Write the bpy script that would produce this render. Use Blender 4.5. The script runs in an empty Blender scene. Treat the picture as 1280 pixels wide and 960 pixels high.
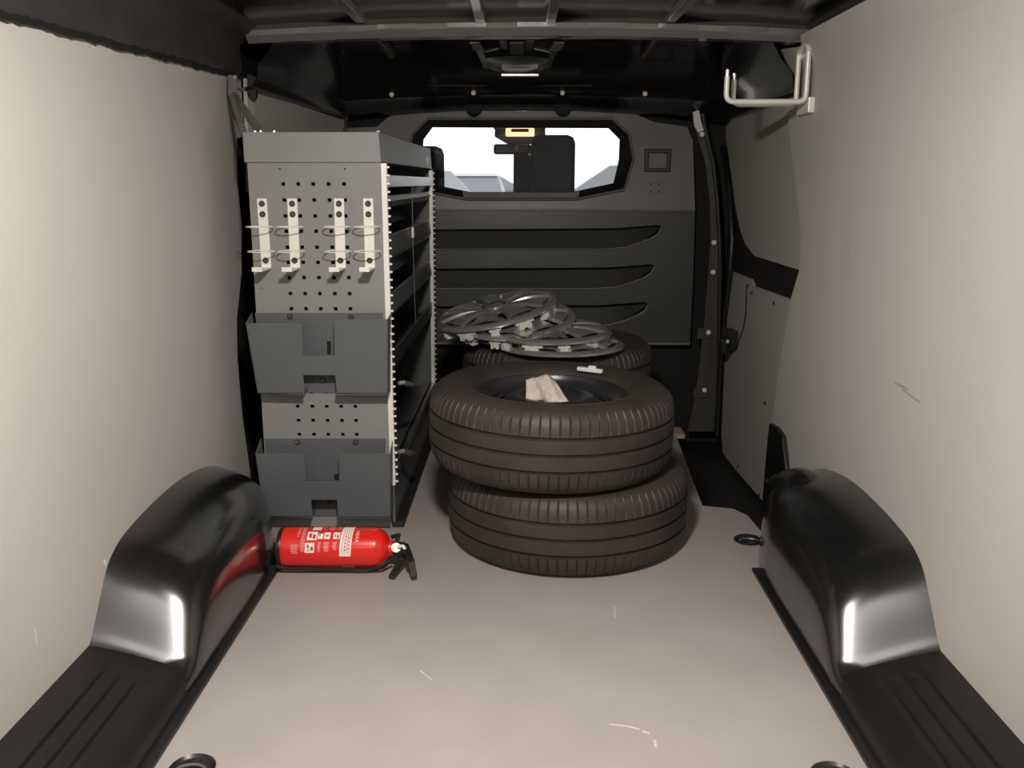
import bpy, bmesh, math, random
from mathutils import Vector, Matrix
random.seed(7)
S = bpy.context.scene
COL = S.collection
PI = math.pi

# ------------------------------------------------------------------ camera, world, exposure
FPX = 1150.0
PITCH = math.atan(252.0 / FPX)
YAW = math.atan(15.0 / FPX * math.cos(PITCH))
CAM = Vector((0.0, 0.0, 0.985))
cd = bpy.data.cameras.new('camera')
cam = bpy.data.objects.new('camera', cd); COL.objects.link(cam)
cam.location = CAM
cam.rotation_euler = (PI / 2 - PITCH, 0, YAW)
cd.sensor_fit = 'HORIZONTAL'; cd.sensor_width = 36.0; cd.lens = 36.0 * FPX / 1280.0
cd.clip_start = 0.02; cd.clip_end = 300
S.camera = cam

w = bpy.data.worlds.new('world'); S.world = w; w.use_nodes = True
bg = w.node_tree.nodes['Background']
bg.inputs[0].default_value = (0.97, 0.985, 1.0, 1); bg.inputs[1].default_value = 1.5

S.view_settings.view_transform = 'Standard'; S.view_settings.look = 'None'
S.view_settings.gamma = 1.0; S.view_settings.use_curve_mapping = False
S.view_settings.exposure = 0.2
LAMP_POWER = 23.0
LAMP_LOC = (-0.10, 0.95, 1.395)

# ------------------------------------------------------------------ pixel -> point on a known plane (1280 x 960 frame)
_F = Vector((-math.sin(YAW) * math.cos(PITCH), math.cos(YAW) * math.cos(PITCH), -math.sin(PITCH)))
_R = Vector((math.cos(YAW), math.sin(YAW), 0))
_U = _R.cross(_F)
def P(px, py, X=None, Y=None, Z=None):
    d = _F * FPX + _R * (px - 640.0) - _U * (py - 480.0)
    if X is not None: t = (X - CAM.x) / d.x
    elif Y is not None: t = (Y - CAM.y) / d.y
    else: t = (Z - CAM.z) / d.z
    return CAM + d * t

# ------------------------------------------------------------------ materials
MATS = {}
def mat(name, col, rough=0.5, metal=0.0, var=0.0, vscale=6.0, bump=0.0, bscale=200.0, coat=0.0, spec=0.5, rvar=0.0, col2=None, detail=4.0, crough=0.06):
    m = bpy.data.materials.new(name); m.use_nodes = True
    nt = m.node_tree; b = nt.nodes['Principled BSDF']
    b.inputs['Base Color'].default_value = (*col, 1)
    b.inputs['Roughness'].default_value = rough
    b.inputs['Metallic'].default_value = metal
    b.inputs['Specular IOR Level'].default_value = spec
    if coat: b.inputs['Coat Weight'].default_value = coat; b.inputs['Coat Roughness'].default_value = crough
    tc = nt.nodes.new('ShaderNodeTexCoord')
    if var or col2:
        n = nt.nodes.new('ShaderNodeTexNoise'); n.inputs['Scale'].default_value = vscale; n.inputs['Detail'].default_value = detail
        nt.links.new(tc.outputs['Object'], n.inputs['Vector'])
        r = nt.nodes.new('ShaderNodeValToRGB')
        r.color_ramp.elements[0].position = 0.3; r.color_ramp.elements[1].position = 0.72
        c2 = col2 if col2 else tuple(c * (1 - var) for c in col)
        r.color_ramp.elements[0].color = (*c2, 1); r.color_ramp.elements[1].color = (*col, 1)
        nt.links.new(n.outputs['Fac'], r.inputs['Fac']); nt.links.new(r.outputs['Color'], b.inputs['Base Color'])
        if rvar:
            mr = nt.nodes.new('ShaderNodeMapRange'); mr.inputs['To Min'].default_value = rough - rvar; mr.inputs['To Max'].default_value = rough + rvar
            nt.links.new(n.outputs['Fac'], mr.inputs['Value']); nt.links.new(mr.outputs['Result'], b.inputs['Roughness'])
    if bump:
        n2 = nt.nodes.new('ShaderNodeTexNoise'); n2.inputs['Scale'].default_value = bscale; n2.inputs['Detail'].default_value = 3
        nt.links.new(tc.outputs['Object'], n2.inputs['Vector'])
        bp = nt.nodes.new('ShaderNodeBump'); bp.inputs['Strength'].default_value = bump; bp.inputs['Distance'].default_value = 0.002
        nt.links.new(n2.outputs['Fac'], bp.inputs['Height']); nt.links.new(bp.outputs['Normal'], b.inputs['Normal'])
    MATS[name] = m
    return m
def emis(name, col, st):
    m = bpy.data.materials.new(name); m.use_nodes = True; b = m.node_tree.nodes['Principled BSDF']
    b.inputs['Base Color'].default_value = (*col, 1); b.inputs['Emission Color'].default_value = (*col, 1); b.inputs['Emission Strength'].default_value = st
    MATS[name] = m
def glass(name, col=(1, 1, 1), rough=0.0):
    m = bpy.data.materials.new(name); m.use_nodes = True; b = m.node_tree.nodes['Principled BSDF']
    b.inputs['Base Color'].default_value = (*col, 1); b.inputs['Transmission Weight'].default_value = 1; b.inputs['Roughness'].default_value = rough; b.inputs['IOR'].default_value = 1.45
    MATS[name] = m

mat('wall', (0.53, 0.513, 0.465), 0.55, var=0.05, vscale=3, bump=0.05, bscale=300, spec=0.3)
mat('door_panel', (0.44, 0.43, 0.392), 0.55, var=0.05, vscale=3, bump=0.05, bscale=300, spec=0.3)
mat('floor', (0.375, 0.340, 0.315), 0.5, var=0.09, vscale=7, bump=0.12, bscale=500, spec=0.35, rvar=0.08, detail=8)
mat('gloss_black', (0.012, 0.012, 0.012), 0.16, var=0.3, vscale=5, coat=0.6)
mat('arch_black', (0.012, 0.0115, 0.011), 0.22, var=0.25, vscale=9, coat=0.7, spec=0.8, crough=0.14, rvar=0.05, bump=0.03, bscale=60)
mat('ledge_black', (0.012, 0.011, 0.010), 0.42, var=0.3, vscale=20)
mat('roof_black', (0.010, 0.0092, 0.0086), 0.2, var=0.3, vscale=3, coat=0.4, rvar=0.08)
mat('roof_metal', (0.05, 0.045, 0.042), 0.2, var=0.2, coat=0.9)
mat('matte_black', (0.014, 0.0135, 0.013), 0.6, var=0.3, vscale=14, bump=0.2)
mat('trim_black', (0.050, 0.046, 0.042), 0.55, var=0.3, vscale=10, bump=0.25, bscale=140)
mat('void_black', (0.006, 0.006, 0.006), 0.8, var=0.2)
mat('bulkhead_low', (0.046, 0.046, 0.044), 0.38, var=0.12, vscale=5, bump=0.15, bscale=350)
mat('bow_grey', (0.17, 0.155, 0.145), 0.25, var=0.15, vscale=9, coat=0.8)
mat('bracket_gloss', (0.30, 0.29, 0.27), 0.16, metal=0.9, var=0.2, vscale=9)
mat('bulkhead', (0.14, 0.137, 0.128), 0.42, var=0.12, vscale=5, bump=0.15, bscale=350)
mat('rubber_seal', (0.012, 0.012, 0.013), 0.45, var=0.2)
mat('rack_grey', (0.24, 0.243, 0.23), 0.45, var=0.06, vscale=8, bump=0.08, bscale=500)
mat('rack_blue', (0.105, 0.113, 0.118), 0.42, var=0.06, vscale=8, bump=0.08, bscale=500)
mat('rack_dark', (0.05, 0.05, 0.048), 0.35, var=0.1, vscale=8)
mat('aluminium', (0.90, 0.88, 0.82), 0.35, metal=0.15, var=0.08, vscale=30)
mat('galvanised', (0.66, 0.67, 0.67), 0.30, metal=0.8, var=0.12, vscale=40)
mat('zinc', (0.88, 0.87, 0.78), 0.38, metal=0.15, var=0.06, vscale=30)
mat('screw_dark', (0.13, 0.125, 0.115), 0.3, metal=0.6, var=0.2, vscale=60)
mat('steel_grey', (0.33, 0.33, 0.32), 0.35, metal=0.8, var=0.15, vscale=20)
mat('tyre', (0.052, 0.042, 0.031), 0.55, col2=(0.030, 0.026, 0.021), vscale=9, bump=0.25, bscale=220, detail=8)
mat('rim_black', (0.028, 0.028, 0.030), 0.3, var=0.25, vscale=20)
mat('silver', (0.62, 0.62, 0.60), 0.19, metal=0.78, var=0.06, vscale=20)
mat('clip_plastic', (0.62, 0.60, 0.54), 0.5, var=0.1, vscale=40)
mat('red_paint', (0.78, 0.016, 0.012), 0.28, coat=0.5, var=0.06, vscale=6)
mat('white_print', (0.85, 0.82, 0.78), 0.5, var=0.03)
mat('pale_print', (0.80, 0.33, 0.28), 0.5, var=0.05)
mat('print_red', (0.55, 0.05, 0.04), 0.5, var=0.05)
mat('print_dark', (0.12, 0.06, 0.06), 0.5, var=0.05)
mat('black_plastic', (0.013, 0.013, 0.013), 0.35, var=0.2, vscale=30)
mat('bolt_steel', (0.72, 0.71, 0.68), 0.28, metal=0.7, var=0.1, vscale=60)
mat('bolt_white', (0.80, 0.79, 0.74), 0.4, var=0.05, vscale=60)
mat('paper', (0.62, 0.56, 0.50), 0.55, var=0.2, vscale=25)
mat('white_plastic', (0.80, 0.79, 0.75), 0.4, var=0.05)
mat('seat_fabric', (0.035, 0.034, 0.036), 0.85, var=0.3, vscale=60, bump=0.3)
mat('dash', (0.12, 0.12, 0.12), 0.6, var=0.2, vscale=20)
mat('asphalt', (0.35, 0.35, 0.35), 0.9, var=0.2, vscale=3)
mat('car_white', (0.82, 0.83, 0.84), 0.25, coat=0.5, var=0.02)
mat('car_blue', (0.25, 0.33, 0.42), 0.25, coat=0.5, var=0.05)
mat('car_silver', (0.55, 0.56, 0.58), 0.25, coat=0.5, var=0.05)
mat('car_glass', (0.22, 0.24, 0.26), 0.08, var=0.1)
mat('car_red', (0.75, 0.05, 0.06), 0.3, var=0.05)
mat('wood_end', (0.45, 0.34, 0.20), 0.7, var=0.2, vscale=30)
mat('added_hall', (0.55, 0.53, 0.50), 0.8, var=0.05, vscale=2)
ADDED_LAMPS = ((-0.45, 3.2), (-4.2, 3.2))  # added lamps of the unseen hall
emis('added_strip_glow', (1.0, 0.95, 0.92), 6.0)
mat('scuff', (0.62, 0.58, 0.53), 0.6, var=0.2, vscale=60)
mat('smudge', (0.40, 0.385, 0.35), 0.6, var=0.2, vscale=60)
mat('reveal_daylight', (0.36, 0.37, 0.35), 0.3, var=0.1, vscale=20)  # pale tone standing for daylight on the lower window reveal
emis('dome_glow', (1.0, 0.55, 0.28), 1.6)
emis('lamp_glow', (1.0, 0.90, 0.74), 6.0)
glass('glass_clear', (0.96, 0.98, 0.97))

# ------------------------------------------------------------------ mesh builder
class MB:
    def __init__(s): s.v = []; s.f = []
    def add(s, vs, fs):
        o = len(s.v); s.v += [Vector(v) for v in vs]; s.f += [tuple(i + o for i in f) for f in fs]; return s
    def hexa(s, p):   # 8 points: bottom 4 then top 4
        return s.add(p, [(0, 3, 2, 1), (4, 5, 6, 7), (0, 1, 5, 4), (1, 2, 6, 5), (2, 3, 7, 6), (3, 0, 4, 7)])
    def box(s, x0, x1, y0, y1, z0, z1, M=None):
        p = [Vector(q) for q in ((x0, y0, z0), (x1, y0, z0), (x1, y1, z0), (x0, y1, z0), (x0, y0, z1), (x1, y0, z1), (x1, y1, z1), (x0, y1, z1))]
        if M: p = [M @ q for q in p]
        return s.hexa(p)
    def bar(s, a, b, wd, th, up=(0, 0, 1)):
        a, b = Vector(a), Vector(b); d = (b - a).normalized(); up = Vector(up)
        x = d.cross(up); x = x.normalized() if x.length > 1e-5 else Vector((1, 0, 0)); y = x.cross(d).normalized()
        q = []
        for c in (a, b):
            q += [c - x * wd / 2 - y * th / 2, c + x * wd / 2 - y * th / 2, c + x * wd / 2 + y * th / 2, c - x * wd / 2 + y * th / 2]
        return s.hexa(q)
    def prism(s, poly, ext):   # poly: list of 3D points, ext: vector
        n = len(poly); ext = Vector(ext); a = [Vector(p) for p in poly]
        vs = a + [p + ext for p in a]
        fs = [tuple(range(n - 1, -1, -1)), tuple(range(n, 2 * n))] + [(i, (i + 1) % n, (i + 1) % n + n, i + n) for i in range(n)]
        return s.add(vs, fs)
    def tube(s, path, r, seg=10, caps=True, closed=False):
        path = [Vector(p) for p in path]; n = len(path); rings = []
        rs = r if isinstance(r, (list, tuple)) else [r] * n
        t0 = (path[1] - path[0]).normalized()
        ref = Vector((0, 0, 1)) if abs(t0.z) < 0.9 else Vector((1, 0, 0))
        nrm = t0.cross(ref).normalized()
        vs = []
        for i, p in enumerate(path):
            if closed: t = (path[(i + 1) % n] - path[i - 1]).normalized()
            else: t = (path[min(i + 1, n - 1)] - path[max(i - 1, 0)]).normalized()
            nrm = (nrm - t * nrm.dot(t)).normalized(); b = t.cross(nrm)
            vs += [p + (nrm * math.cos(2 * PI * k / seg) + b * math.sin(2 * PI * k / seg)) * rs[i] for k in range(seg)]
        fs = []
        m = n if closed else n - 1
        for i in range(m):
            j = (i + 1) % n
            fs += [(i * seg + k, i * seg + (k + 1) % seg, j * seg + (k + 1) % seg, j * seg + k) for k in range(seg)]
        if caps and not closed:
            fs += [tuple(range(seg - 1, -1, -1)), tuple(range((n - 1) * seg, n * seg))]
        return s.add(vs, fs)
    def lathe(s, prof, seg=32, M=None, rfun=None, close=False):
        vs = []; n = len(prof)
        for k in range(seg):
            a = 2 * PI * k / seg
            for i, (r, z) in enumerate(prof):
                if rfun: r, z = rfun(i, k, r, z)
                v = Vector((r * math.cos(a), r * math.sin(a), z)); vs.append(M @ v if M else v)
        fs = []
        for k in range(seg):
            k2 = (k + 1) % seg
            for i in range(n - 1 if not close else n):
                j = (i + 1) % n
                fs.append((k * n + i, k2 * n + i, k2 * n + j, k * n + j))
        return s.add(vs, fs)
    def disc(s, c, r, nrm, th, seg=14):   # short cylinder from c along nrm
        c = Vector(c); nrm = Vector(nrm).normalized()
        return s.tube([c, c + nrm * th], r, seg)
    def grid(s, G):   # G[i][j] points
        n, m = len(G), len(G[0])
        return s.add([p for row in G for p in row], [(i * m + j, i * m + j + 1, (i + 1) * m + j + 1, (i + 1) * m + j) for i in range(n - 1) for j in range(m - 1)])
    def plate(s, outer, holes, fmap, th):   # 2D outline with holes -> fmap(u,v,depth) with thickness
        bm = bmesh.new(); es = []; loops = []
        for loop in [outer] + list(holes):
            vv = [bm.verts.new((u, v, 0)) for u, v in loop]; loops.append(vv)
            es += [bm.edges.new((vv[i], vv[(i + 1) % len(vv)])) for i in range(len(vv))]
        bmesh.ops.triangle_fill(bm, edges=es, use_beauty=True, use_dissolve=False)
        bm.verts.index_update()
        base = len(s.v); n = len(bm.verts)
        co = [v.co.copy() for v in bm.verts]
        s.v += [Vector(fmap(c.x, c.y, 0)) for c in co] + [Vector(fmap(c.x, c.y, th)) for c in co]
        for f in bm.faces:
            ids = [v.index for v in f.verts]
            s.f.append(tuple(base + i for i in ids)); s.f.append(tuple(base + n + i for i in reversed(ids)))
        for vv in loops:
            ids = [v.index for v in vv]
            for i in range(len(ids)):
                a, b = ids[i], ids[(i + 1) % len(ids)]
                s.f.append((base + a, base + b, base + n + b, base + n + a))
        bm.free(); return s

def rootloc(o):
    while o.parent: o = o.parent
    return Vector(o.location)
def obj(name, mb, m, parent=None, local=False, smooth=False, bev=0.0, label=None, ang=35, fixn=True):
    me = bpy.data.meshes.new(name)
    vs = mb.v
    org = Vector((0, 0, 0))
    if parent is not None and not local: off = rootloc(parent); vs = [v - off for v in vs]
    if parent is None and not local:
        lo = Vector((min(v.x for v in vs), min(v.y for v in vs), min(v.z for v in vs))); hi = Vector((max(v.x for v in vs), max(v.y for v in vs), max(v.z for v in vs)))
        org = Vector(((lo.x + hi.x) / 2, (lo.y + hi.y) / 2, lo.z)); vs = [v - org for v in vs]
    me.from_pydata([tuple(v) for v in vs], [], mb.f); me.update()
    if fixn:
        bm = bmesh.new(); bm.from_mesh(me); bmesh.ops.recalc_face_normals(bm, faces=bm.faces); bm.to_mesh(me); bm.free()
    me.materials.append(MATS[m])
    o = bpy.data.objects.new(name, me); COL.objects.link(o)
    o.location = org
    if parent is not None: o.parent = parent
    if smooth:
        me.shade_smooth()
        try: me.set_sharp_from_angle(angle=math.radians(ang))
        except Exception: pass
    if bev:
        b = o.modifiers.new('bevel', 'BEVEL'); b.width = bev; b.segments = 2; b.limit_method = 'ANGLE'; b.angle_limit = math.radians(40)
    if label: o['label'] = label
    return o
def tag(o, label=None, cat=None, group=None, kind=None):
    if label: o['label'] = label
    if cat: o['category'] = cat
    if group: o['group'] = group
    if kind: o['kind'] = kind
    return o
def thing(name, label, cat, loc=(0, 0, 0), rot=(0, 0, 0), group=None, kind=None):
    o = bpy.data.objects.new(name, None); COL.objects.link(o); o.empty_display_size = 0.05
    o.location = loc; o.rotation_euler = rot
    return tag(o, label, cat, group, kind)
def struct(name, mb, m, label, cat='structure', parent=None, **k):
    o = obj(name, mb, m, parent, **k)
    if parent is None: tag(o, label, cat, kind='structure')
    return o
def copy_tree(o, parent=None):
    c = o.copy(); COL.objects.link(c); c.parent = parent
    for ch in list(o.children): copy_tree(ch, c)
    return c
def yz(pts): return [(p.y, p.z) for p in pts]
def xz(pts): return [(p.x, p.z) for p in pts]

# ------------------------------------------------------------------ the van body (setting)
XL, XR = -0.85, 0.81           # lining faces
YB = 3.84                      # bulkhead
YR = 0.85                      # rear door opening
CX = -0.025                     # centre line

# floor: one plywood sheet with the cut-out for the side door step
FL = [(-0.645, YR), (0.61, YR), (0.61, 2.12), (0.66, 2.34), (0.69, 2.477)]
FL += [(p.x, p.y) for p in (P(934, 644, Z=0), P(917, 636, Z=0), P(878, 632, Z=0), P(847, 550, Z=0))]
FL += [(0.605, 3.58), (0.605, 3.93), (-0.84, 3.93), (-0.84, 2.56), (-0.645, 2.40)]
struct('floor', MB().plate(FL, [], lambda u, v, d: (u, v, -d), 0.015), 'floor', 'pinkish grey plywood load floor of the van', 'floor')
flo = bpy.data.objects['floor']
for pts, wd in (([(762, 905), (785, 908), (800, 912)], 0.004), ([(803, 914), (812, 917)], 0.007), ([(818, 925), (820, 934)], 0.005), ([(768, 758), (769, 772)], 0.003), ([(525, 838), (540, 850)], 0.003)):
    mb = MB(); w3 = [P(x, y, Z=0.0) for x, y in pts]
    for a, b in zip(w3, w3[1:]): mb.bar(a, b, wd, 0.0008)
    obj('scuff_mark', mb, 'scuff', flo)
# under-floor and step well
mb = MB(); mb.box(-0.95, 0.95, YR, 6.0, -0.30, -0.21)
struct('trim_1', mb, 'void_black', 'black sheet metal underbody beneath the load floor', 'underbody')
mb = MB(); mb.box(-0.88, 0.55, YR, 3.93, -0.22, -0.016); mb.box(0.55, 0.86, YR, 2.55, -0.22, -0.016)
struct('trim_2', mb, 'matte_black', 'black step riser below the plywood floor edge', 'riser')
mb = MB(); mb.box(0.52, 0.86, 2.54, 3.90, -0.215, -0.125)
struct('trim_3', mb, 'matte_black', 'black plastic entry step inside the sliding door', 'step')

# outer skins
mb = MB(); mb.box(-0.95, -0.885, YR, 6.0, -0.3, 1.5)
struct('wall_outer_left', mb, 'void_black', 'black painted body side behind the shelving', 'wall')
mb = MB(); mb.box(0.87, 0.95, YR, 6.0, -0.3, 1.5)
struct('wall_outer_right', mb, 'void_black', 'black painted body side behind the sliding door', 'wall')

# left lining
edge = [P(320, 640, X=XL), P(314, 600, X=XL), P(303, 520, X=XL), P(297, 450, X=XL), P(296, 400, X=XL), P(302, 340, X=XL), P(302, 280, X=XL), P(297, 230, X=XL), P(296, 173, X=XL)]
W0, W1 = P(0, 15, X=XL), P(290, 92, X=XL)
def wtop(y): return W0.z + (W1.z - W0.z) * (y - W0.y) / (W1.y - W0.y)
YW = 2.88
pl = [(YR, 0.03), (1.6, 0.03), (2.4, 0.0), (edge[0].y, 0.0)] + yz(edge) + [(YW, edge[-1].z + 0.01), (YW, wtop(YW)), (YR, wtop(YR))]
wlo = struct('wall_left', MB().plate(pl, [], lambda u, v, d: (XL - d, u, v), 0.012), 'wall', 'cream grey smooth lining panel beside the metal shelving', 'wall')
for x, y, w_, h_ in ((113, 50, 6, 9), (117, 58, 5, 6), (224, 80, 4, 9), (228, 86, 4, 5), (131, 703, 4, 7), (45, 795, 3, 22)):
    a, b = P(x - w_ / 2, y - h_ / 2, X=XL), P(x + w_ / 2, y + h_ / 2, X=XL); mb = MB()
    mb.prism([(XL - 0.0005, a.y, a.z), (XL - 0.0005, (a.y + b.y) / 2, a.z - 0.002), (XL - 0.0005, b.y, (a.z + b.z) / 2), (XL - 0.0005, (a.y + b.y) / 2, b.z)], (0.001, 0, 0)); obj('scuff_mark', mb, 'white_print', wlo)
# second upper panel, further forward
q = [P(309, 98, Y=2.89), P(310, 120, Y=2.905), P(319, 122, Y=2.945), P(324, 116, Y=2.97), P(430, 150, Y=3.79)]
low = [P(434, 240, Y=3.79), P(312, 240, Y=2.89)]
mb = MB(); mb.prism(q + low, (-0.012, 0, 0))
struct('wall_left_front', mb, 'door_panel', 'grey lining panel above and behind the shelving', 'wall')

# right lining
edge = [P(966, 650, X=XR), P(965, 530, X=XR), P(972, 470, X=XR), P(988, 375, X=XR), P(1000, 335, X=XR), P(1001, 290, X=XR), P(993, 220, X=XR), P(986, 160, X=XR), P(983, 128, X=XR), P(984, 62, X=XR), P(1012, 58, X=XR), P(1015, 44, X=XR)]
ZTR = edge[-1].z
ZC = 1.296
def rmap(u, v, d): return (XR + d - (max(0, v - ZC) * 0.35), u, v)
pl_low = [(YR, 0.03), (1.6, 0.03), (2.4, 0.0)] + yz(edge[:9]) + [(edge[8].y + 0.005, ZC), (YR, ZC)]
pl_up = [(YR, ZC), (edge[8].y + 0.005, ZC)] + yz(edge[9:]) + [(YR, ZTR)]
mb = MB(); mb.plate(pl_low, [], rmap, 0.012); mb.plate(pl_up, [], rmap, 0.012)
wro = struct('wall_right', mb, 'wall', 'cream grey smooth lining panel beside the sliding door', 'wall')

for x0, y0, x1, y1, wd in ((1118, 478, 1135, 487, 0.006), (1128, 487, 1150, 503, 0.004), (1060, 300, 1061, 318, 0.003), (1152, 715, 1154, 722, 0.006)):
    mb = MB(); mb.bar(P(x0, y0, X=XR), P(x1, y1, X=XR), wd, 0.0008, (1, 0, 0)); obj('scuff_mark', mb, 'smudge', wro)
# sliding door
dr = thing('door_1', 'sliding side door with two grey lining panels', 'door', (0.82, 3.1, -0.125), kind='structure')
mb = MB(); mb.box(0.836, 0.865, 2.56, 3.82, -0.125, 1.44); obj('door_shell', mb, 'matte_black', dr)
up = [P(899, 152, X=0.81), P(905, 187, X=0.81), P(915, 263, X=0.81), P(921, 290, X=0.81), P(927, 306, X=0.81), P(938, 320, X=0.81), P(1010, 343, X=0.81), P(1010, 118, X=0.81), P(905, 147, X=0.81)]
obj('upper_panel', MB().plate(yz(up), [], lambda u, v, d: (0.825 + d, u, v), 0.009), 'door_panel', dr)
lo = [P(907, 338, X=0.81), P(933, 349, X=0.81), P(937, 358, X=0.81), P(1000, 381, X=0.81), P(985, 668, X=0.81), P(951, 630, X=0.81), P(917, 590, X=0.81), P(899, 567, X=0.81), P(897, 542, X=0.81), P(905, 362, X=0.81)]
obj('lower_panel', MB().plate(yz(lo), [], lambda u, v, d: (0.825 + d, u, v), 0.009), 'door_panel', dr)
for (x, y) in ((930, 357), (935, 366), (962, 379), (951, 504), (918, 583), (944, 619)):
    mb = MB(); p = P(x, y, X=0.81); mb.disc((0.822, p.y, p.z), 0.0065, (1, 0, 0), 0.006, 10); obj('panel_screw', mb, 'black_plastic', dr)
a = P(931, 360, X=0.818); pts = [P(x, y, X=0.818) for (x, y) in ((933, 357), (932, 390), (929, 410), (922, 430), (913, 443))]
obj('cable', MB().tube(pts, 0.0018, 6), 'black_plastic', dr, smooth=True)
mb = MB(); p = P(911, 423, X=0.80)
mb.box(0.785, 0.826, p.y - 0.05, p.y + 0.05, p.z - 0.035, p.z + 0.035); mb.box(0.765, 0.79, p.y - 0.03, p.y + 0.02, p.z - 0.055, p.z - 0.0)
obj('latch', mb, 'black_plastic', dr, bev=0.004)
mb = MB(); p = P(911, 425, X=0.775); mb.disc((0.762, p.y - 0.01, p.z - 0.005), 0.008, (1, 0, 0), 0.01, 10); obj('latch_bolt', mb, 'bolt_steel', dr, smooth=True)
sl = [P(x, y, X=0.81) for x, y in ((893, 145), (903, 190), (911, 240), (914, 300), (911, 345), (904, 400), (899, 470), (895, 545))]
obj('door_seal', MB().tube([(0.815, p.y, p.z) for p in sl], 0.011, 8), 'rubber_seal', dr, smooth=True)

# flap trim at the base of the rear pillar
fp = [P(x, y, X=0.795) for x, y in ((961, 529), (969, 534), (977, 546), (982, 590), (980, 640), (976, 662), (958, 670), (951, 664), (953, 620), (957, 570))]
mb = MB(); mb.prism(fp, (0.018, 0, 0))
struct('trim_4', mb, 'ledge_black', 'black plastic pillar foot cover between the door and wheel arch', 'trim', bev=0.004)

# roof
rf = thing('ceiling', 'glossy black painted bare metal van roof with ribs', 'ceiling', (CX, 2.3, 1.43), kind='structure')
G = []
for i in range(15):
    y = YR + (3.95 - YR) * i / 14
    row = []
    for j in range(17):
        x = CX - 0.86 + 1.72 * j / 16
        row.append(Vector((x, y, 1.45 - 0.03 * ((x - CX) / 0.86) ** 2)))
    G.append(row)
mb = MB(); mb.grid(G); mb.box(-0.95, 0.95, YR, 4.0, 1.47, 1.5)
obj('roof_sheet', mb, 'roof_black', rf, smooth=True)
for dx in (-0.44, -0.10, 0.10, 0.44):
    x = CX + dx
    mb = MB()
    prof = [(-0.020, 1.45), (-0.013, 1.427), (0.013, 1.427), (0.020, 1.45)]
    mb.prism([(x + a, 1.1, z) for a, z in prof], (0, 1.67, 0))
    obj('roof_rib', mb, 'bow_grey', rf, bev=0.003)
    if abs(dx) > 0.2:
        mb = MB(); mb.prism([(x + a * 0.7, 2.90, z) for a, z in prof], (0, 0.50, -0.015)); obj('roof_rib', mb, 'bow_grey', rf, bev=0.003)
# roof bow
def bow(y, z, wd, th, sag=0.022):
    pts = []
    for i in range(25):
        x = -0.80 + (0.835 + 0.80) * i / 24
        pts.append((x, z - sag * ((x - 0.0) / 0.83) ** 2))
    mb = MB(); vs = []
    sec = [(-wd / 2 + 0.03, 0.035), (-wd / 2, 0.012), (-wd / 2 + 0.004, -0.002), (-wd * 0.25, -th), (wd * 0.25, -th), (wd / 2 - 0.004, 0.0), (wd / 2, 0.035)]
    for x, zz in pts:
        vs += [(x, y + a, zz + b) for a, b in sec]
    n = len(sec); fs = [(i * n + k, i * n + k + 1, (i + 1) * n + k + 1, (i + 1) * n + k) for i in range(24) for k in range(n - 1)]
    mb.add(vs, fs); return mb
bo = obj('roof_bow', bow(2.83, 1.418, 0.10, 0.02), 'bow_grey', rf, smooth=True, ang=25)
mb = MB()
for i in range(7):
    x = -0.62 + i * 0.2; mb.bar((x, 2.775, 1.424 - 0.022 * (x / 0.83) ** 2), (x + 0.11, 2.775, 1.424 - 0.022 * ((x + 0.11) / 0.83) ** 2), 0.004, 0.012)
obj('bow_flange', mb, 'bow_grey', bo)
for cx_, l in ((-0.10, 0.16), (0.16, 0.05), (-0.30, 0.04)):
    mb = MB(); mb.box(cx_ - l, cx_ + l, 2.882, 2.896, 1.400, 1.414); obj('bow_clip', mb, 'bracket_gloss', bo, bev=0.002)
# front header
mb = MB(); G = []
hp = [(3.26, 1.455), (3.42, 1.43), (3.54, 1.385), (3.63, 1.338), (3.652, 1.318), (3.68, 1.312), (3.75, 1.308), (3.785, 1.288), (3.87, 1.27)]
for j in range(13):
    x = -0.86 + 1.72 * j / 12
    k = ((x - CX) / 0.86) ** 2
    G.append([Vector((x, y, z - 0.05 * k * (0.2 + i / 8.0))) for i, (y, z) in enumerate(hp)])
mb.grid(G); mb.box(-0.88, 0.86, 3.89, 3.96, 1.255, 1.48)
hd = obj('front_header', mb, 'roof_black', rf, smooth=True, ang=30)
for x, y in ((490, 117), (592, 115), (703, 115), (806, 116)):
    p = P(x, y, Y=3.648); mb = MB(); mb.disc((p.x, 3.648, p.z), 0.0085, (0, -0.85, -0.4), 0.012, 12); obj('header_plug', mb, 'bolt_white', hd, smooth=True)
for x0, x1 in ((535, 608), (668, 740)):
    p = P(x0, 107, Y=3.615); r = P(x1, 107, Y=3.615); mb = MB(); mb.bar((p.x, 3.617, p.z), (r.x, 3.617, r.z), 0.012, 0.008); obj('header_bead', mb, 'void_black', hd, bev=0.002)
for x in (592, 703):
    p = P(x, 137, Y=3.79); mb = MB(); mb.disc((p.x, 3.785, p.z + 0.012), 0.032, (0, 1, 0), 0.04, 20); obj('header_boss', mb, 'void_black', hd, smooth=True)

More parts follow.
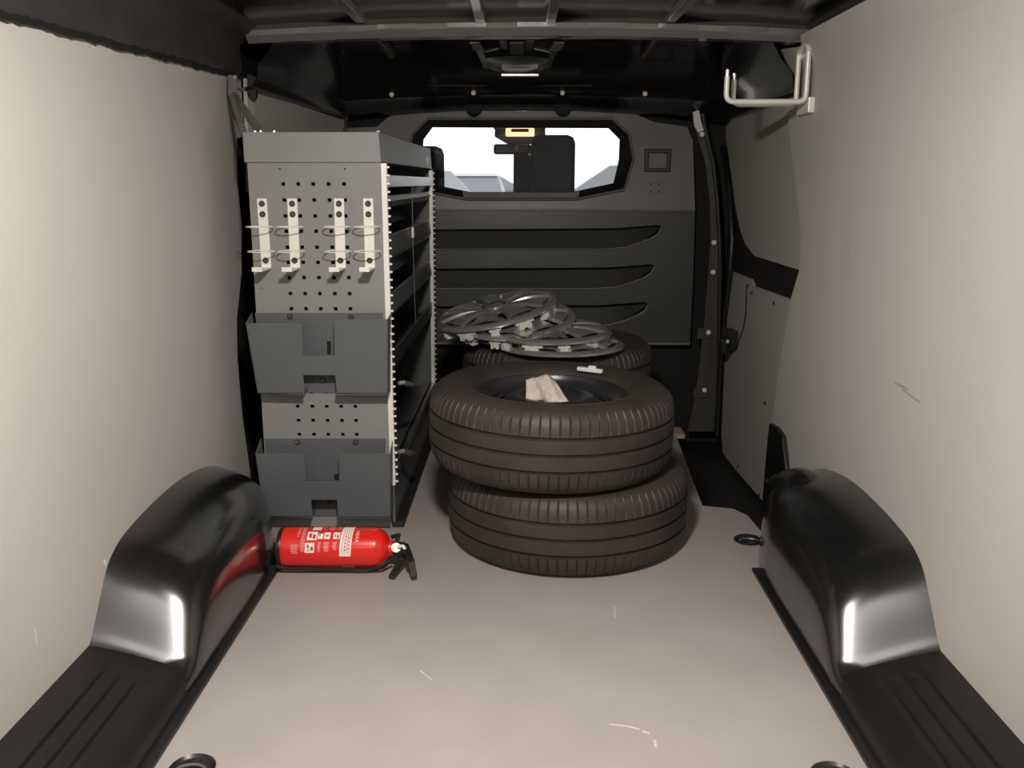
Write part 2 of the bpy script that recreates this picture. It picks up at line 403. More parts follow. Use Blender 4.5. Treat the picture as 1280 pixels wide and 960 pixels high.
# roof side rails
def rail(side):
    mb = MB(); G = []
    if side < 0:
        prof = [(-0.88, -0.016), (-0.848, -0.010), (-0.836, 0.004), (-0.832, 0.028), (-0.838, 0.055), (-0.834, 0.085), (-0.815, 1.392), (-0.79, 1.402), (-0.775, 1.418), (-0.74, 1.46)]
    else:
        prof = [(0.87, 1.366), (0.825, 1.376), (0.82, 1.39), (0.81, 1.404), (0.80, 1.425), (0.78, 1.46)]
    ys = [YR + (2.84 - YR) * i / 20 for i in range(21)]
    for y in ys: G.append([Vector((x, y, z if z > 0.5 else wtop(y) + z)) for x, z in prof])
    mb.grid(G); return mb
t5 = struct('trim_5', rail(-1), 'trim_black', 'dark padded roof side rail above the cream lining by the shelving', 'trim', smooth=True, ang=50)
struct('trim_6', rail(1), 'trim_black', 'dark roof side rail above the lining with the bent wire hook', 'trim', smooth=True, ang=50)
pts = [Vector((XL + 0.010 + random.uniform(-0.002, 0.002), YR + (2.86 - YR) * i / 110, wtop(YR + (2.86 - YR) * i / 110) - 0.006 + random.uniform(-0.003, 0.003))) for i in range(111)]
obj('foam_strip', MB().tube(pts, [random.uniform(0.005, 0.0085) for _ in pts], 6), 'void_black', t5, smooth=True)
# front part of the rails, sloping inwards towards the bulkhead
def rail2(side):
    mb = MB(); G = []
    for i in range(9):
        t = i / 8; y = 2.82 + t * 1.05
        if side < 0:
            xo = -0.815 + t * 0.09; zb = 1.262 - 0.03 * t
            G.append([Vector((xo - 0.10, y, zb - 0.02)), Vector((xo + 0.012, y, zb)), Vector((xo + 0.03, y, zb + 0.02)), Vector((xo + 0.035, y, zb + 0.06)), Vector((xo + 0.07, y, zb + 0.10)), Vector((xo + 0.14, y, zb + 0.20))])
        else:
            xo = 0.815; zb = 1.236 - 0.004 * t
            G.append([Vector((xo + 0.10, y, zb - 0.02)), Vector((xo - 0.012, y, zb)), Vector((xo - 0.03, y, zb + 0.02)), Vector((xo - 0.035, y, zb + 0.06)), Vector((xo - 0.07, y, zb + 0.10)), Vector((xo - 0.14, y, zb + 0.22))])
    mb.grid(G); return mb
struct('trim_7', rail2(-1), 'roof_black', 'black metal cant rail above the shelving top', 'trim', smooth=True, ang=50)
struct('trim_8', rail2(1), 'roof_black', 'black metal cant rail above the sliding door', 'trim', smooth=True, ang=50)
mb = MB(); q = [P(x, y, Y=2.875) for x, y in ((309, 92), (320, 96), (320, 121), (317, 124), (309, 117))]; mb.prism(q, (0, 0.02, 0))
struct('trim_9', mb, 'matte_black', 'black rail end lug beside the shelving strut', 'trim')

# ------------------------------------------------------------------ bulkhead
bk = thing('wall_front', 'dark grey moulded bulkhead with a wide window and three ribbed recesses', 'bulkhead', (0, YB, 0.25), kind='structure')
WO = [(534, 148), (766, 148), (787, 168), (792, 198), (780, 237), (719, 249), (584, 249), (525, 238), (510, 198), (515, 168)]
WI = [(540, 159), (761, 160), (775, 174), (774, 200), (767, 229), (715, 240), (588, 240), (537, 230), (527, 200), (529, 174)]
Oo = xz([P(x, y, Y=YB) for x, y in WO]); Oi = xz([P(x, y, Y=YB + 0.03) for x, y in WI])
outU = xz([P(x, y, Y=YB) for x, y in ((425, 160), (470, 158), (484, 146), (500, 139), (572, 138), (730, 138), (790, 138), (802, 145), (818, 152), (860, 158), (867, 175), (868, 262), (425, 262))])
ZS = P(650, 262, Y=YB).z; ZU = P(650, 138, Y=YB).z
def umap(u, v, d): return (u, YB + d + 0.045 * (v - ZS) / (ZU - ZS) - 0.015, v)
obj('upper_moulding', MB().plate(outU, [Oo], umap, 0.02), 'bulkhead', bk)
slots = []
for (yt, yb_, xr) in ((286, 311, 827), (335, 360, 818), (382, 407, 810)):
    s_ = [(470, yt + 1), (xr - 60, yt - 1), (xr - 4, yt - 5), (xr, yt - 2), (xr - 5, yt + 6), (xr - 15, yt + 12), (xr - 30, yt + 18), (xr - 48, yb_ - 2), (xr - 75, yb_), (470, yb_)]
    slots.append(s_)
outL = xz([P(x, y, Y=YB) for x, y in ((425, 262), (868, 262), (866, 340), (862, 428), (425, 428))])
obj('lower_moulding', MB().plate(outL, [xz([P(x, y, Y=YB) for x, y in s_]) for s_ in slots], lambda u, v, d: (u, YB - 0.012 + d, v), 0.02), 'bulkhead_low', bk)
mb = MB(); a, b = P(425, 262, Y=YB), P(868, 262, Y=YB); mb.box(a.x, b.x, YB - 0.016, YB + 0.01, a.z - 0.006, a.z + 0.004); obj('step_edge', mb, 'bulkhead', bk, bev=0.003)
mb = MB(); a, b = P(425, 428, Y=YB), P(862, 428, Y=YB); mb.box(a.x, b.x, YB - 0.018, YB + 0.012, a.z - 0.006, a.z + 0.005); obj('bottom_edge', mb, 'bulkhead', bk, bev=0.003)
for s_ in slots:
    pts = [P(x, y, Y=YB) for x, y in s_]
    top = pts[0:3]; bot = [pts[9], pts[8], pts[7], pts[6], pts[5], pts[4], pts[3], pts[2]]
    n = 14; G = []
    xs = [pts[0].x + (pts[3].x - pts[0].x) * i / n for i in range(n + 1)]
    def at(poly, x):
        for i in range(len(poly) - 1):
            if poly[i].x <= x <= poly[i + 1].x or poly[i].x >= x >= poly[i + 1].x:
                dx = poly[i + 1].x - poly[i].x
                t = 0 if abs(dx) < 1e-9 else (x - poly[i].x) / dx
                return poly[i].z + (poly[i + 1].z - poly[i].z) * t
        return poly[-1].z
    tl = [pts[0], pts[1], pts[2], pts[3]]; bl = [pts[9], pts[8], pts[7], pts[6], pts[5], pts[4], pts[3]]
    for x in xs:
        zt, zb = at(tl, x) + 0.004, at(bl, x) - 0.004
        G.append([Vector((x, YB + 0.04, zt)), Vector((x, YB + 0.045, zt - 0.15 * (zt - zb))), Vector((x, YB + 0.022, zb + 0.3 * (zt - zb))), Vector((x, YB + 0.006, zb))])
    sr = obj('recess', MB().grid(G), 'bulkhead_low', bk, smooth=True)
    obj('recess_lip', MB().tube([(p.x, YB - 0.012, p.z - 0.002) for p in bl], 0.0045, 8), 'bulkhead', sr, smooth=True)  # paler colour paints the highlight along the lip
# square recess frame, dots
a, b = P(806, 186, Y=YB), P(838, 215, Y=YB)
def rect(x0, z0, x1, z1): return [(x0, z0), (x1, z0), (x1, z1), (x0, z1)]
fr_ = MB().plate(rect(a.x, b.z, b.x, a.z), [rect(a.x + 0.016, b.z + 0.016, b.x - 0.016, a.z - 0.016)], lambda u, v, d: (u, YB - 0.006 + d, v), 0.03)
obj('square_vent_frame', fr_, 'rubber_seal', bk, bev=0.003)
for x in (813, 823):
    for y in (230, 240):
        p = P(x, y, Y=YB); mb = MB(); mb.disc((p.x, YB - 0.012, p.z), 0.004, (0, 1, 0), 0.01, 8); obj('dimple', mb, 'rubber_seal', bk)
for x in (565, 630, 678, 730):
    p = P(x, 266, Y=YB); mb = MB(); mb.disc((p.x, YB - 0.018, p.z), 0.004, (0, 1, 0), 0.01, 8); obj('dimple', mb, 'rubber_seal', bk)
# black recess around and below the bulkhead
hole = [(u * 1.0, v) for u, v in Oo]
struct('wall_front_recess', MB().plate(rect(-0.885, -0.25, 0.87, 1.48), [hole], lambda u, v, d: (u, YB + 0.065 + d, v), 0.03), 'void_black', 'black body metal around and below the bulkhead', 'wall')

# window
wn = thing('window_1', 'wide octagonal bulkhead window with black rubber frame', 'window', (0, YB, 0.85), kind='structure')
mb = MB()
n = len(Oo)
def oy(v): return YB + 0.045 * (v - ZS) / (ZU - ZS) - 0.015
vs = [(u, oy(v) - 0.006, v) for u, v in Oo] + [(u * 0.985 - 0.001, oy(v) - 0.010, v + (0.004 if v < 1 else -0.004)) for u, v in Oo] + [(u, YB + 0.035, v) for u, v in Oi] + [(u, YB + 0.055, v) for u, v in Oi]
fs = []
for k in range(3):
    fs += [(k * n + i, k * n + (i + 1) % n, (k + 1) * n + (i + 1) % n, (k + 1) * n + i) for i in range(n)]
mb.add(vs, fs); obj('window_frame', mb, 'rubber_seal', wn)
mb = MB(); mb.tube([(u, oy(v) - 0.009, v) for u, v in Oo], 0.0055, 8, closed=True); obj('frame_bead', mb, 'bulkhead', wn, smooth=True)
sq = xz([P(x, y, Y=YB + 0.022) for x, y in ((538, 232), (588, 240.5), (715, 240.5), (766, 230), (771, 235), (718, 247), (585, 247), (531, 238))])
obj('reveal_daylight_plate', MB().plate(sq, [], lambda u, v, d: (u, YB - 0.022 + d + (v - sq[5][1]) * 2.0, v), 0.006), 'reveal_daylight', wn)  # pale plate paints daylight onto the frame's lower inner face
obj('pane', MB().plate([(u * 1.01, v) for u, v in Oi], [], lambda u, v, d: (u, YB + 0.045 + d, v), 0.004), 'glass_clear', wn)

# B pillar rail with bolts
pr = thing('trim_10', 'dark steel door pillar rail with pale bolts beside the bulkhead', 'pillar', (0.72, 3.78, -0.12), kind='structure')
cl = [(872, 142, 9), (876, 168, 10), (886, 205, 8), (891, 250, 8), (893, 300, 10), (892, 340, 13), (889, 400, 17), (886, 450, 22), (882, 500, 28), (876, 540, 34)]
YP = 3.78
L_ = [P(x - w_ / 2, y, Y=YP) for x, y, w_ in cl]; R_ = [P(x + w_ / 2, y, Y=YP) for x, y, w_ in cl]
mb = MB(); mb.plate(xz(L_ + R_[::-1]), [], lambda u, v, d: (u, YP + d, v), 0.02); obj('rail_plate', mb, 'trim_black', pr, bev=0.003)
mb = MB(); mb.tube([p + Vector((0.006, -0.004, 0)) for p in R_], 0.009, 8); obj('rail_seal', mb, 'rubber_seal', pr, smooth=True)
for x, y in ((877, 168), (892, 303), (891, 340), (885, 415), (880, 487)):
    p = P(x, y, Y=YP); mb = MB(); mb.disc((p.x, YP - 0.010, p.z), 0.0095, (0, 1, 0), 0.012, 12); obj('pillar_bolt', mb, 'bolt_white', pr, smooth=True)
for x, y in ((882, 416), (877, 490)):
    p = P(x, y, Y=YP); mb = MB(); mb.box(p.x - 0.035, p.x + 0.03, YP - 0.006, YP + 0.002, p.z - 0.025, p.z + 0.02); obj('bolt_plate', mb, 'trim_black', pr, bev=0.002)
mb = MB(); q = [P(x, y, Y=3.77) for x, y in ((866, 140), (874, 137), (876, 150), (880, 163), (873, 166), (868, 158))]; mb.prism(q, (0, 0.006, 0)); obj('upper_bracket', mb, 'galvanised', pr, bev=0.001)
mb = MB(); p = P(848, 538, Z=-0.02); mb.box(0.60, 0.645, 3.55, 3.66, -0.014, 0.004)
struct('trim_11', mb, 'wood_end', 'bare wooden floor corner beyond the stacked wheels', 'trim')

# ------------------------------------------------------------------ wheel arches with side ledges
def interp(tab, y):
    if y <= tab[0][0]: return tab[0][1]
    for (a, b), (c, d) in zip(tab, tab[1:]):
        if a <= y <= c:
            t = (y - a) / (c - a); t = t * t * (3 - 2 * t) if False else t
            return b + (d - b) * t
    return tab[-1][1]
HT = [(1.59, 0.088), (1.61, 0.089), (1.628, 0.092), (1.641, 0.099), (1.655, 0.112), (1.675, 0.136), (1.705, 0.173), (1.732, 0.206), (1.752, 0.227), (1.78, 0.243), (1.82, 0.253), (1.87, 0.260), (1.93, 0.265), (2.0, 0.269), (2.1, 0.271), (2.198, 0.267), (2.30, 0.253), (2.40, 0.231), (2.47, 0.205), (2.53, 0.172), (2.60, 0.122), (2.66, 0.070), (2.70, 0.020), (2.71, 0.0)]
XI = [(1.59, 0.196), (1.67, 0.202), (2.05, 0.204), (2.18, 0.202), (2.26, 0.193), (2.34, 0.175), (2.42, 0.148), (2.50, 0.112), (2.58, 0.075), (2.66, 0.035), (2.71, 0.020)]
def arch(sgn, label, xw, reflect_label=None):
    # sgn +1: inner face towards +x (left arch), -1: mirrored
    a = thing('wheel_arch', label, 'wheel arch', (xw + sgn * 0.1, 2.1, 0.0))
    ys = []
    for (p, q) in zip(HT, HT[1:]):
        k = 4
        ys += [p[0] + (q[0] - p[0]) * i / k for i in range(k)]
    ys.append(HT[-1][0])
    # smooth H
    def Hs(y): return sum(interp(HT, y + 0.006 * d * min(1, (y - 1.70) / 0.08)) for d in range(-7, 8)) / 15 if y > 1.70 else sum(interp(HT, y + d) for d in (-0.008, -0.004, 0, 0.004, 0.008)) / 5
    G = []
    for y in ys:
        H = Hs(y); wi = interp(XI, y); row = []
        zb = 0.0
        n_ = 5.0
        for j in range(25):
            t = PI / 2 * j / 24
            sx = math.sin(t) ** (2 / n_); cz = math.cos(t) ** (2 / n_)
            if j == 0: sx = 0
            if j == 24: cz = 0
            lean = 0.005 * (1 - cz)          # inner face flares a little at the floor
            row.append(Vector((xw + sgn * (wi * sx + lean * (wi / 0.204) - 0.006), y, (H - min(0.28 * wi * sx, 0.4 * H)) * cz - 0.006 * sx)))
        
        G.append(row)
    obj('arch_shell', MB().grid(G), 'arch_black', a, smooth=True, ang=60)
    # ledge behind the arch with grooves
    G = []
    prof = [(-0.02, 0.108), (0.045, 0.098)]
    for c in (0.062, 0.092, 0.122):
        z = 0.098 - (c - 0.045) * 0.30
        prof += [(c - 0.009, z + 0.0025), (c - 0.006, z - 0.004), (c + 0.006, z - 0.007), (c + 0.009, z - 0.0025)]
    prof += [(0.148, 0.064), (0.170, 0.052), (0.181, 0.036), (0.186, 0.010), (0.192, -0.01)]
    for i in range(61):
        y = YR + (1.642 - YR) * (i / 60) ** 0.8
        f = 1 - min(1, max(0, (y - 1.53) / 0.065))
        row = []
        for q_, (x, z) in enumerate(prof):
            if 2 <= q_ <= 13: zs_ = 0.098 - (x - 0.045) * 0.30; z = zs_ + (z - zs_) * f
            row.append(Vector((xw + sgn * x * (1.062 if x > 0 else 0.2), y, z - 0.009)))
        G.append(row)
    lg = obj('ledge', MB().grid(G), 'ledge_black', a, smooth=True, ang=28)
    mb = MB(); x0, x1 = xw + sgn * 0.188, xw + sgn * 0.216
    mb.box(min(x0, x1), max(x0, x1), YR, 2.24, -0.004, 0.009)
    obj('floor_edge_strip', mb, 'black_plastic', a, bev=0.003)
    # bolt tab near the top of the far end
    return a
aL = arch(1, 'glossy black wheel arch next to the red fire extinguisher', XL)
aR = arch(-1, 'glossy black wheel arch on the sliding door side', XR)
# bolt tab and bolts
p = P(270, 606, Y=2.405)
mb = MB(); M = Matrix.Translation((p.x, p.y + 0.012, p.z)) @ Matrix.Rotation(math.radians(35), 4, 'X')
mb.lathe([(0.0, 0.022), (0.012, 0.020), (0.028, 0.006), (0.034, -0.01)], 20, M); obj('bolt_boss', mb, 'arch_black', aL, smooth=True, ang=80)
mb = MB(); mb.tube([(p.x - 0.008, p.y - 0.004, p.z + 0.002), (p.x + 0.010, p.y - 0.016, p.z + 0.010)], 0.0055, 10); obj('bolt', mb, 'bolt_steel', aL, smooth=True)
mb = MB(); G = []
for i in range(9):
    t = i / 8; row = []
    for j in range(9):
        s_ = j / 8; hgt = math.sin(PI * t) ** 0.6 * math.sin(PI * s_) ** 0.6
        row.append(Vector((0.67 + 0.13 * s_, 2.24 + 0.22 * t, 0.176 + 0.055 * hgt + 0.045 * (s_) * (1 - t))))
    G.append(row)
mb.grid(G); obj('bolt_boss', mb, 'arch_black', aR, smooth=True, ang=80)
p = P(1016, 613, Y=2.34); mb = MB(); mb.tube([(p.x, p.y, p.z), (p.x - 0.008, p.y - 0.014, p.z + 0.006)], 0.0075, 10); obj('bolt', mb, 'bolt_steel', aR, smooth=True)

# ------------------------------------------------------------------ lashing eyes in the floor
def lashing(loc, label):
    t = thing('lashing_eye', label, 'lashing eye', (loc[0], loc[1], 0.0), group='recessed lashing eyes in the floor')
    mb = MB(); mb.lathe([(0.034, 0.0005), (0.040, 0.004), (0.036, 0.007), (0.031, 0.003), (0.029, 0.0014), (0.0, 0.0012)], 28); obj('cup', mb, 'black_plastic', t, local=True, smooth=True, ang=50)
    mb = MB(); mb.tube([(0.026 * math.cos(PI * k / 10), -0.010 + 0.018 * math.sin(PI * k / 10), 0.004) for k in range(11)], 0.003, 8); obj('ring', mb, 'steel_grey', t, local=True, smooth=True)
    return t
p = P(935, 676, Z=0); lashing(p, 'black recessed lashing eye beside the sliding door step')
p = P(240, 962, Z=0); lashing(p, 'black recessed lashing eye close to the ledge by the extinguisher side')
p = P(1043, 972, Z=0); lashing(p, 'black recessed lashing eye close to the ledge on the sliding door side')

# ------------------------------------------------------------------ shelving unit
YS, YE = 2.53, 3.76
def xl(z): return -0.743
def xr(z): return -0.3835
XS = -0.362
ru = thing('shelving_unit', 'grey steel van shelving unit with perforated end panel', 'shelving', (-0.55, YS, 0.0))
zcut = P(390, 203, Y=YS).z; ztop = P(390, 165, Y=YS).z
rows = [230, 250, 270, 289, 309, 328, 347, 367, 386]
rz = [P(392, y, Y=YS).z for y in rows] + [P(400, y, Y=YS).z for y in (508, 525.5, 543)]
cols = [0.273, 0.387, 0.501, 0.616, 0.730]
hu, hz = 0.0145, 0.0048
ub = [0.0]; 
for c in cols: ub += [c - hu, c + hu]
ub.append(1.0)
zb = [0.002]
for z in sorted(rz + [P(400, 490, Y=YS).z, P(400, 644, Y=YS).z]): zb += [z - hz, z + hz]
zb.append(zcut)
two = [P(400, 490, Y=YS).z, P(400, 644, Y=YS).z]
mb = MB()
def pm(u, z, d): u = u - 0.045 * (z - 0.66) * 4 * u * (1 - u); return Vector((xl(z) + (xr(z) - xl(z)) * u, YS + d, z))
for i in range(len(ub) - 1):
    for j in range(len(zb) - 1):
        hole_ = (i % 2 == 1) and (j % 2 == 1)
        if hole_:
            zc = (zb[j] + zb[j + 1]) / 2
            if any(abs(zc - t) < 1e-4 for t in two) and i not in (3, 5): hole_ = False
        c = [(ub[i], zb[j]), (ub[i + 1], zb[j]), (ub[i + 1], zb[j + 1]), (ub[i], zb[j + 1])]
        if not hole_:
            mb.add([pm(u, z, 0) for u, z in c], [(0, 1, 2, 3)])
        else:
            a = [pm(u, z, 0) for u, z in c]; b = [pm(u, z, 0.006) for u, z in c]
            mb.add(a + b, [(0, 1, 5, 4), (1, 2, 6, 5), (2, 3, 7, 6), (3, 0, 4, 7)])
obj('end_panel', mb, 'rack_grey', ru)
mb = MB()
mb.hexa([pm(0, 0.002, 0), pm(0.0, 0.002, 0.035), pm(0.012, 0.002, 0.035), pm(0.012, 0.002, 0.0005), pm(0, zcut, 0), pm(0, zcut, 0.035), pm(0.012, zcut, 0.035), pm(0.012, zcut, 0.0005)])
obj('end_panel_flange', mb, 'rack_grey', ru)
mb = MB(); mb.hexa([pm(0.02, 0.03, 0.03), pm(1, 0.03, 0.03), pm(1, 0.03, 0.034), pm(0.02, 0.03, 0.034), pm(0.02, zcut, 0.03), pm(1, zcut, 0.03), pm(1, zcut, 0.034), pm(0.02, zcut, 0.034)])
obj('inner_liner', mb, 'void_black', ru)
# far end panel, back panel
mb = MB(); mb.hexa([Vector((xl(z) if k in (0, 3) else XS - 0.004, YE + (0.0 if k < 2 else 0.004), z)) for z in (0.02, zcut) for k in range(4)]); obj('far_panel', mb, 'rack_blue', ru)
mb = MB(); mb.hexa([Vector((xl(z) + (0.0 if k in (0, 3) else 0.004), YS + 0.036 if k < 2 else YE, z)) for z in (0.02, zcut) for k in range(4)]); obj('back_panel', mb, 'rack_dark', ru)
# top cover
e = 0.006
XT = P(473, 165, Y=YS - 0.01).x
mb = MB()
x0t, x1t = xl(ztop) - e, XT
x0b, x1b = xl(zcut) - e, xr(zcut) + 0.002
yN, yF = YS - 0.008, YE + 0.02
mb.hexa([(x0b, yN, zcut), (x1b, yN, zcut), (x1b + 0.012, yF, zcut), (x0b, yF, zcut), (x0t, yN, ztop), (x1t, yN, ztop), (x1t + 0.012, yF, ztop), (x0t, yF, ztop)])
tcv = obj('top_cover', mb, 'rack_grey', ru, bev=0.002)
mb = MB(); p = P(534, 200, X=XT + 0.013); mb.box(x1t + 0.006, x1t + 0.0145, p.y - 0.03, p.y + 0.03, p.z - 0.018, p.z + 0.012); obj('cover_label', mb, 'white_plastic', tcv)
for x in (350, 431):
    p = P(x, 211, Y=YS); mb = MB(); mb.disc((p.x, YS - 0.0015, p.z), 0.0025, (0, 1, 0), 0.003, 8); obj('rivet', mb, 'black_plastic', ru)
p = P(327, 360, Y=YS); mb = MB(); mb.disc((p.x, YS - 0.002, p.z), 0.004, (0, 1, 0), 0.003, 10); obj('rivet', mb, 'steel_grey', ru)
for x in (318, 325, 342, 472):
    p = P(x, 163, Y=YS + 0.01); mb = MB(); mb.disc((p.x, YS + 0.015, ztop - 0.002), 0.0055, (0, 0, 1), 0.006, 10); obj('cover_bolt', mb, 'bolt_steel', tcv, smooth=True)
# slotted uprights
def upright(y, xa, za, zb_, w_):
    mb = MB(); 
    x0_, x1_ = XS - 0.021, XS - 0.006
    mb.hexa([(x0_, y, za), (x1_, y, za), (x1_, y + w_, za), (x0_, y + w_, za), (x0_ + xa, y, zb_), (x1_ + xa, y, zb_), (x1_ + xa, y + w_, zb_), (x0_ + xa, y + w_, zb_)])
    u_ = obj('upright', mb, 'aluminium', ru, bev=0.0015)
    tb = MB(); n = 42
    for i in range(n):
        t = (i + 0.5) / n; z = za + (zb_ - za) * t; x = XS + xa * t
        tb.box(x - 0.007, x + 0.001, y + 0.006, y + w_ - 0.006, z - 0.0024, z + 0.0024)
    t_ = obj('tooth_row', tb, 'aluminium', u_); t_['kind'] = 'stuff'
pN = P(484, 203, Y=YS); pB = P(493, 606, Y=YS)
upright(YS - 0.008, 0.0, pB.z, zcut - 0.002, 0.02)
upright(YE - 0.03, 0.006, pB.z, zcut - 0.006, 0.026)
# corner face of the near upright seen from the end
# top rail, shelves with folded lips
mb = MB(); z1 = P(487, 219, X=XS).z; z0 = P(487, 234, X=XS).z; mb.box(XS - 0.010, XS - 0.004, YS + 0.012, YE - 0.03, z0, z1); obj('top_rail', mb, 'galvanised', ru, bev=0.001)
def zat(y_px, x_px=488): return P(x_px, y_px, X=XS).z
def shelf(zt, zl, mat_='rack_dark', lipm='rack_blue', back=0.0):
    mb = MB(); x0 = xl(zl) + 0.006
    mb.hexa([(x0, YS + 0.04, zl - 0.02), (XS - 0.02, YS + 0.04, zl - 0.004), (XS - 0.02, YE - 0.004, zl - 0.004), (x0, YE - 0.004, zl - 0.02), (x0, YS + 0.04, zl - 0.016), (XS - 0.02, YS + 0.04, zl), (XS - 0.02, YE - 0.004, zl), (x0, YE - 0.004, zl - 0.016)])
    s_ = obj('shelf', mb, mat_, ru)
    mb = MB()
    mb.prism([(XS - 0.022, YS + 0.014, zl - 0.018), (XS - 0.010, YS + 0.014, zl + 0.0), (XS - 0.016, YS + 0.014, zt), (XS - 0.019, YS + 0.014, zt), (XS - 0.014, YS + 0.014, zl + 0.002), (XS - 0.024, YS + 0.014, zl - 0.014)], (0, YE - YS - 0.045, 0))
    obj('shelf_lip', mb, lipm, s_)
    mb = MB(); mb.bar((XS - 0.0175, YS + 0.014, zt), (XS - 0.0175, YE - 0.03, zt), 0.005, 0.004); obj('lip_edge', mb, 'galvanised', s_)
    return s_
for zt, zl in ((zat(246), zat(252)), (zat(297), zat(322)), (zat(374), zat(398))): shelf(zt, zl)
# lower deep tray
mb = MB(); za, zb2 = zat(445, 493), zat(466, 494)
mb.hexa([(xl(zb2) + 0.006, YS + 0.04, zb2 - 0.02), (XS - 0.02, YS + 0.04, zb2), (XS - 0.02, YE - 0.004, zb2), (xl(zb2) + 0.006, YE - 0.004, zb2 - 0.02), (xl(zb2) + 0.006, YS + 0.04, zb2 - 0.015), (XS - 0.02, YS + 0.04, zb2 + 0.005), (XS - 0.02, YE - 0.004, zb2 + 0.005), (xl(zb2) + 0.006, YE - 0.004, zb2 - 0.015)])
s_ = obj('shelf', mb, 'rack_dark', ru)
mb = MB(); mb.box(XS - 0.02, XS - 0.012, YS + 0.014, YE - 0.03, zb2 - 0.004, za); obj('shelf_lip', mb, 'rack_dark', s_, bev=0.002)
# back faces of the bins behind the lips (sloped dark liners)
for zt, zl in ((zat(252), zat(292)), (zat(325), zat(372)), (zat(402), zat(440))):
    mb = MB(); mb.hexa([(XS - 0.10, YS + 0.036, zl), (XS - 0.096, YS + 0.036, zl), (XS - 0.096, YE - 0.005, zl), (XS - 0.10, YE - 0.005, zl), (XS - 0.16, YS + 0.036, zt), (XS - 0.156, YS + 0.036, zt), (XS - 0.156, YE - 0.005, zt), (XS - 0.16, YE - 0.005, zt)])
    obj('bin_back', mb, 'rack_dark', ru)
# thin cord with toggle down the middle
yc = P(515, 290, X=XS).y
mb = MB(); pts = [P(x, y, X=XS - 0.006) for x, y in ((515, 222), (515.3, 260), (516, 300), (517.5, 350), (519.5, 405))]; mb.tube(pts, 0.0016, 6); cd_ = obj('cord', mb, 'steel_grey', ru, smooth=True)
a, b = P(515.6, 284, X=XS - 0.006), P(516, 297, X=XS - 0.006); mb = MB(); mb.tube([a, b], 0.0045, 8); obj('cord_toggle', mb, 'white_plastic', cd_, smooth=True)
# bottom tray rail, kick panel, floor rail
zr = P(495, 598, X=XS).z
mb = MB(); mb.box(XS - 0.02, XS - 0.004, YS + 0.004, YE - 0.01, zr - 0.012, zr + 0.012); mb.box(XS - 0.06, XS - 0.028, YS + 0.03, YE - 0.01, zr + 0.0, zr + 0.010); obj('bottom_rail', mb, 'steel_grey', ru, bev=0.002)
mb = MB(); mb.box(xl(zr) + 0.01, XS - 0.03, YS + 0.036, YE - 0.005, zr - 0.01, zr - 0.004); obj('bottom_tray', mb, 'rack_dark', ru)
mb = MB(); mb.box(XS - 0.018, XS - 0.010, YS, YE, 0.02, zr - 0.008); obj('kick_panel', mb, 'rack_blue', ru)
mb = MB(); mb.box(XS - 0.020, XS + 0.014, YS + 0.002, YE, 0.0, 0.018); mb.box(-0.73, XS - 0.020, YS + 0.04, YE, 0.0, 0.018); obj('floor_rail', mb, 'matte_black', ru, bev=0.002)
# strap hooks
for (x, y) in ((508, 482), (508, 568)):
    c = P(x, y, X=XS + 0.012); c0 = P(x - 10, y - 3, X=XS)
    mb = MB(); mb.tube([c0, c0 + Vector((0.012, 0.01, 0.0)), c + Vector((0.01, 0.02, -0.002)), c + Vector((0.018, 0.05, -0.012)), c + Vector((0.012, 0.07, -0.018))], [0.006, 0.007, 0.008, 0.006, 0.004], 8)
    h_ = obj('strap_buckle', mb, 'bolt_steel', ru, smooth=True)
    mb = MB(); mb.bar(c0 + Vector((0.004, 0.0, 0.0)), c0 + Vector((0.006, 0.16, 0.012)), 0.022, 0.003, (1, 0, 0)); obj('strap', mb, 'black_plastic', h_)
# roof struts
st = MB(); B = P(291, 120, X=-0.815); C1 = P(305, 168, Y=YS + 0.03); C2 = P(323, 163, Y=YS + 0.10)
A = P(291, 94, X=-0.815)
st.bar(A, B, 0.024, 0.004, (0, 1, 0)); s1 = obj('roof_strut', st, 'steel_grey', ru)
mb = MB(); mb.bar(B + Vector((0, 0, 0.006)), C2, 0.022, 0.004, (0, 1, 0)); obj('roof_strut', mb, 'steel_grey', ru)
mb = MB(); mb.bar(B + Vector((0, -0.01, 0.006)), C1, 0.016, 0.004, (0, 1, 0)); obj('roof_strut', mb, 'steel_grey', ru)
for dx in (-0.006, 0.009):
    mb = MB(); mb.disc(A + Vector((0.004, dx, -0.006)), 0.006, (1, 0, 0), 0.006, 10); obj('strut_bolt', mb, 'bolt_steel', ru, smooth=True)
mb = MB(); D1, D2 = P(428, 166, Y=YE), P(430, 147, Y=YE + 0.06); mb.bar(D1, D2, 0.035, 0.004, (0, 1, 0)); obj('roof_strut', mb, 'steel_grey', ru)
mb = MB(); q = [P(x, y, Y=YE + 0.05) for x, y in ((414, 138), (427, 142), (441, 137), (437, 142), (427, 147), (418, 143))]; mb.prism(q, (0, 0.006, 0)); obj('strut_plate', mb, 'bolt_steel', ru)

